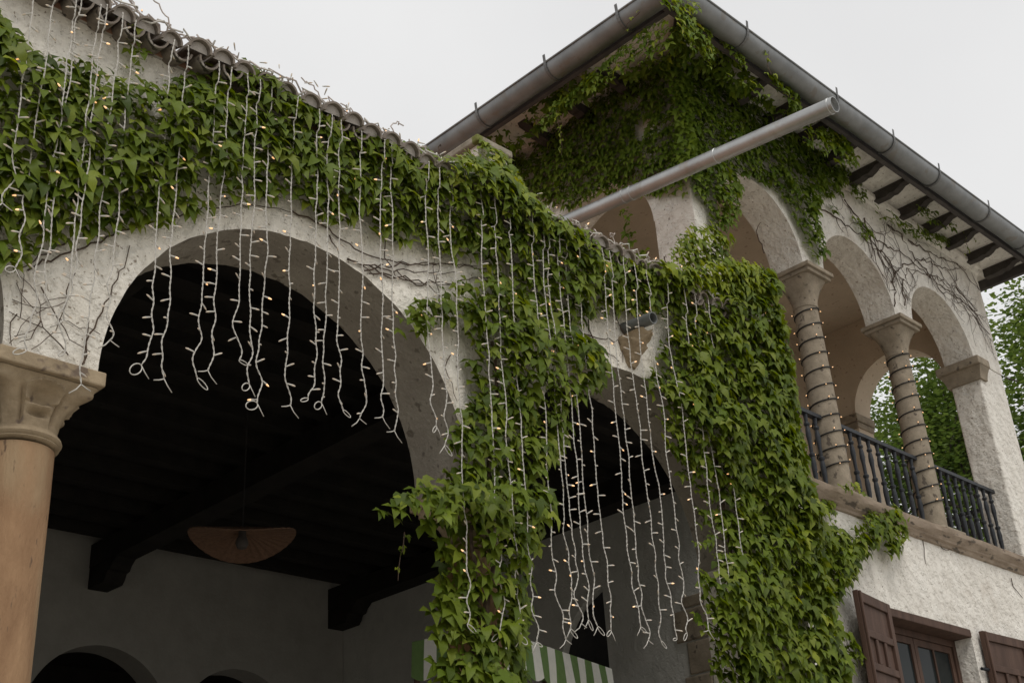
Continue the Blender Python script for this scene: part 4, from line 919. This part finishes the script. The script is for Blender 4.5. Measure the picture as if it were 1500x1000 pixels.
for a in ([(10.496, 6.190, 4.672), (10.517, 6.190, 4.477), (10.664, 6.190, 4.269), (10.708, 6.190, 4.113)], [(12.449, 6.190, 5.766), (12.635, 6.190, 5.607), (12.581, 6.190, 5.328)], [(12.845, 6.190, 5.646), (13.122, 6.190, 5.578), (13.388, 6.190, 5.649)], [(14.664, 6.190, 5.515), (14.690, 6.190, 5.394), (14.872, 6.190, 5.297)]):
    iv.trail(a, .1, .05, jit=.015, stem=.006, leaves=False)
iv.finish()

# ------------------------------------------------------------------ icicle lights
WORDS = ['first', 'second', 'third', 'fourth', 'fifth', 'sixth', 'seventh', 'eighth', 'ninth', 'tenth', 'eleventh', 'twelfth', 'thirteenth', 'fourteenth', 'fifteenth', 'sixteenth', 'seventeenth', 'eighteenth', 'nineteenth']
def ordinal(n):
    if n < 20: return WORDS[n-1]
    t = {2: 'twent', 3: 'thirt', 4: 'fort', 5: 'fift'}[n//10]
    return t+'ieth' if n % 10 == 0 else t+'y-'+WORDS[n % 10-1]
def bulb_mesh(lit):
    b = MB().tube([(0, 0, 0), (.012, 0, .001), (.030, 0, .002)], [.0024, .0036, .0042], 6, 0)
    b.tube([(.030, 0, .002), (.034, 0, .002), (.042, 0, .002), (.048, 0, .002)], [.0044, .0046, .0038, .0018], 6, 1)
    return b.mesh('bulb', [M['cable_white'], M['bulb_lit' if lit else 'bulb_clear']], True)
BM = [bulb_mesh(True), bulb_mesh(False)]
YS = 4.82
ends = [(1.796, 4.820, 4.782), (1.878, 4.820, 4.478), (1.977, 4.820, 4.124), (2.012, 4.820, 4.405), (2.116, 4.820, 4.160), (2.236, 4.820, 4.026), (2.144, 4.820, 4.312), (2.328, 4.820, 4.277), (2.537, 4.820, 4.201), (2.625, 4.820, 4.167), (2.798, 4.820, 4.221), (2.874, 4.820, 4.275), (3.010, 4.820, 4.386), (3.083, 4.820, 4.265), (3.150, 4.820, 4.177), (3.318, 4.820, 4.223), (3.477, 4.820, 4.288), (3.554, 4.820, 4.294), (3.638, 4.820, 4.278), (3.799, 4.820, 4.265), (3.934, 4.820, 4.312), (4.032, 4.820, 4.254), (4.279, 4.820, 4.349), (4.381, 4.820, 4.255), (4.507, 4.820, 3.267), (4.745, 4.820, 3.248), (4.886, 4.820, 3.255), (5.001, 4.820, 3.232), (5.203, 4.820, 3.284), (5.329, 4.820, 3.351), (5.380, 4.820, 3.397), (5.466, 4.820, 3.425), (5.533, 4.820, 3.394), (5.665, 4.820, 3.391), (5.902, 4.820, 3.443), (5.981, 4.820, 3.374), (6.146, 4.820, 3.387), (6.265, 4.820, 3.419), (6.404, 4.820, 3.471), (6.618, 4.820, 3.521), (6.824, 4.820, 3.495), (6.929, 4.820, 3.531), (7.126, 4.820, 3.621)]
ends = sorted(ends)
rs = random.Random(21)
for i, e in enumerate(ends):
    x0 = e[0]; zb = e[2]; zt = 6.12
    st = thing('light_strand', '%s hanging icicle light strand counting from the left along the eave' % ordinal(i+1), 'string lights', (x0, YS, zb), 'icicle light strands hanging from the eave')
    pts = []; z = zt; dx = 0; dy = 0; ph = rs.uniform(0, 6)
    n = int((zt-zb)/.011)
    kx = rs.uniform(-.02, .02); target = 0; knots = []
    for k in range(n+1):
        t = k/n; z = zt-(zt-zb)*t
        low = max(0, (t-.72)/.28)
        dx = .012*nz(z*3.1, i*5.3, 1) + (.010+.052*low)*nz(z*8.0, i*3.7, 5) + kx*(t-1)
        dy = (-.02 if t < .08 else 0) + .03*nz(z*1.7, i*2.9, 9)
        pts.append(Vector((x0+dx, YS+dy, z)))
    b = MB()
    for s in (0, math.pi):
        b.tube([p+Vector((math.cos(s+k*1.15)*.0023, math.sin(s+k*1.15)*.0023, 0)) for k, p in enumerate(pts)], .0021, 4)
    # end loop
    p = pts[-1]; sg = rs.choice((-1, 1)); la = rs.uniform(-.6, 1.0); lr = rs.uniform(.016, .03)
    style = rs.random()
    dv = Vector((sg*math.cos(la), 0, -abs(math.sin(la))-.2)).normalized(); pv = Vector((-dv.z, 0, dv.x))
    if style < .62: b.tube([p+dv*(lr*1.3*(1-math.cos(a)))+pv*(lr*(.45 if style < .3 else .8)*math.sin(a)) for a in [2*math.pi*q/14 for q in range(15)]], .003, 4)
    if style > .2: b.tube([p, p+Vector((-sg*.02, 0, -.03)), p+Vector((-sg*(.028+.03*style), .005, -.055))], .003, 4)
    if style > .62: b.tube([p, p+Vector((sg*.024, 0, -.012)), p+Vector((sg*.05, .005, -.018))], .003, 4)
    b.build('cable', M['cable_white'], st, True, fix=False)
    z = zt-.1-rs.uniform(0, .06)
    while z > zb+.02:
        k = int((zt-z)/(zt-zb)*n); p = pts[min(n, k)]
        a = rs.choice((0, math.pi)) + rs.uniform(-.8, .8)
        m4 = Matrix.Translation(p) @ Matrix.Rotation(a, 4, 'Z') @ Matrix.Rotation(R(rs.uniform(-30, 28)), 4, 'Y')
        inst('bulb', BM[0 if rs.random() < .17 else 1], st, m4)
        z -= rs.choice((.075, .085, .095, .11, .125))

# tangled supply cord lying on the eave tiles
tg = thing('light_cord_tangle', 'tangled dusty light cord heaped along the eave tiles', 'cord', (4.5, 4.9, 6.25))
for j, (ya, za, amp, m) in enumerate(((4.86, 6.23, .05, 'cable_old'), (4.92, 6.25, .075, 'cable_old'), (4.84, 6.22, .04, 'cable_white'))):
    pts = []; x = .6; k = 0
    while x < 8.0:
        heap = max(.15, .55+1.1*nz(x*1.6, j*3, 2))
        pts.append(Vector((x + .05*heap*math.sin(k*.9+j) + rs.gauss(0, .012), ya+.06*nz(k*.23, j, 3)+rs.gauss(0, .012), za + amp*heap*(math.sin(k*.61+j*2)*.5+.4) + rs.gauss(0, .012) + .012*math.sin(x*2.3))))
        x += .022; k += 1
    MB().tube(pts, .0055, 5).build('cord', M[m], tg, True)
for j in range(26):                                     # dry looped ends and dead vine twigs sticking out of the heap
    x = rs.uniform(1.4, 7.4); p = Vector((x, 4.86+rs.uniform(-.04, .06), 6.20)); pts = [p]; a = rs.uniform(.6, 2.5)
    for k in range(rs.randrange(7, 16)):
        a += rs.gauss(0, .55); pts.append(pts[-1]+Vector((.024*math.cos(a), rs.gauss(0, .008), .020*math.sin(a) if pts[-1].z < 6.33 else -.014)))
    MB().tube(pts, .0042, 5).build('twig', M['cable_old' if j % 3 else 'bark'], tg, True)
for k in range(170):
    x = rs.uniform(.9, 8.0); heap = max(.1, .5+1.1*nz(x*1.6, 0, 2))
    m4 = Matrix.Translation((x, 4.86+rs.uniform(-.05, .08), 6.24+heap*rs.uniform(-.03, .09)+.012*math.sin(x*2.3))) @ Matrix.Rotation(rs.uniform(0, 6.28), 4, 'Z') @ Matrix.Rotation(R(rs.uniform(-80, 40)), 4, 'Y')
    inst('bulb', BM[0 if rs.random() < .2 else 1], tg, m4)

# dark string lights wound round the loggia columns and along the rail
def coil(xc, label, z0, z1, turns, rad):
    t = thing('column_lights', label, 'string lights', (xc, 6.40, z0)); pts = []; n = int(turns*28)
    zz = 0
    for k in range(n+1):
        a = 2*math.pi*k/28; f = k/n
        rr = rad(z0+(z1-z0)*f)+.010+.003*nz(k*.3, xc)
        pts.append(Vector((xc+rr*math.cos(a), 6.40+rr*math.sin(a), z0+(z1-z0)*f+.02*nz(k*.02, xc, 3)+.012*math.sin(a+1))))
    MB().tube(pts, .0085, 6).build('cable', M['cable_dark'], t, True)
    bm = MB().tube([(0, 0, 0), (.03, 0, 0)], [.006, .006], 6, 0).tube([(.03, 0, 0), (.04, 0, 0), (.046, 0, 0)], [.0055, .005, .002], 6, 1).mesh('bulb', [M['cable_dark'], M['bulb_lit']], True)
    for k in range(4, n, 7):
        p = pts[k]; a = 2*math.pi*k/28
        inst('bulb', bm, t, Matrix.Translation(p) @ Matrix.Rotation(a+rs.uniform(-.5, .5), 4, 'Z') @ Matrix.Rotation(R(rs.uniform(-60, 60)), 4, 'Y'))
rad = lambda z: .150-.018*max(0, min(1, (z-6.2)/1.9))
coil(11.40, 'black string lights wound round the loggia column nearer the ivy', 6.12, 8.16, 11, rad)
coil(13.41, 'black string lights wound round the loggia column nearer the end pier', 6.12, 8.20, 11, rad)

# ------------------------------------------------------------------ trees beyond the tower
def tree(x, y, h, cr, label, seed, dens=1.0, lsz=.15):
    r = random.Random(seed); t = thing('tree', label, 'tree', (x, y, 0), 'trees beyond the tower'); b = MB()
    tips = []
    def limb(p, d, ln, rad, lev):
        pts = [Vector(p)]; dd = Vector(d).normalized(); n = 6
        for i in range(n):
            dd = (dd + Vector((r.gauss(0, .12), r.gauss(0, .12), r.gauss(.02, .08)))).normalized(); pts.append(pts[-1]+dd*ln/n)
            if lev >= 1 and i >= 2: tips.append((pts[-1].copy(), lev))
        b.tube(pts, [rad*(1-.6*i/n) for i in range(n+1)], 7 if lev < 2 else 5)
        if lev < 3:
            for k in range(5 if lev == 0 else 4):
                q = pts[r.randrange(2, n+1)]; a = r.uniform(0, 6.28); e = r.uniform(.25, .9)
                limb(q, dd*.5+Vector((math.cos(a)*e, math.sin(a)*e, r.uniform(.1, .7))), ln*r.uniform(.45, .68), rad*.5, lev+1)
    limb((x, y, 0), (r.uniform(-.08, .08), r.uniform(-.08, .08), 1), h*.55, h*.018, 0)
    b.build('trunk', M['treebark'], t, True)
    V = []; F = []; c = 0
    for p, lev in tips:
        if p.z < h*.3: continue
        cen = p; k = int(70*dens)
        for _ in range(k):
            q = cen + Vector((r.gauss(0, cr*.15), r.gauss(0, cr*.15), r.gauss(-.05, cr*.10)))
            a = r.uniform(0, 6.28); u = Vector((math.cos(a), math.sin(a), r.uniform(-.6, .2))).normalized(); v = u.cross(Vector((r.gauss(0, .5), r.gauss(0, .5), 1))).normalized()
            l = lsz*r.uniform(.7, 1.4); wd = l*.32
            V += [q, q+u*l*.5+v*wd, q+u*l, q+u*l*.5-v*wd]; F += [(c, c+1, c+2, c+3)]; c += 4
    m = MB(); m.v = [tuple(q) for q in V]; m.f = F; m.m = [0]*len(F)
    o = m.build('crown', M['leaf_tree'], t, False, fix=False)
for (p, h, cr, lab, sd_, dn) in (
    ([(26.000, 13.250, 12.512)][0], 15, 3.2, 'tree seen through the far loggia arch, left of the second column', 3, 1.0),
    ([(27.500, 12.357, 12.584)][0], 15.5, 3.4, 'darker tree seen through the loggia between second column and end pier', 11, 1.3),
    ([(24.000, 9.449, 11.037)][0], 17.0, 3.0, 'tall feathery tree right of the tower end pier', 29, .9),
    ([(30.000, 10.986, 12.744)][0], 19, 4.0, 'spreading tree at the right edge beyond the tower', 37, 1.1),
    ([(34.000, 16.274, 15.292)][0], 17, 4.5, 'tree far behind, lowest of those seen through the loggia arch', 41, 1.2)):
    tree(p[0], p[1], h, cr, lab, sd_, dn)
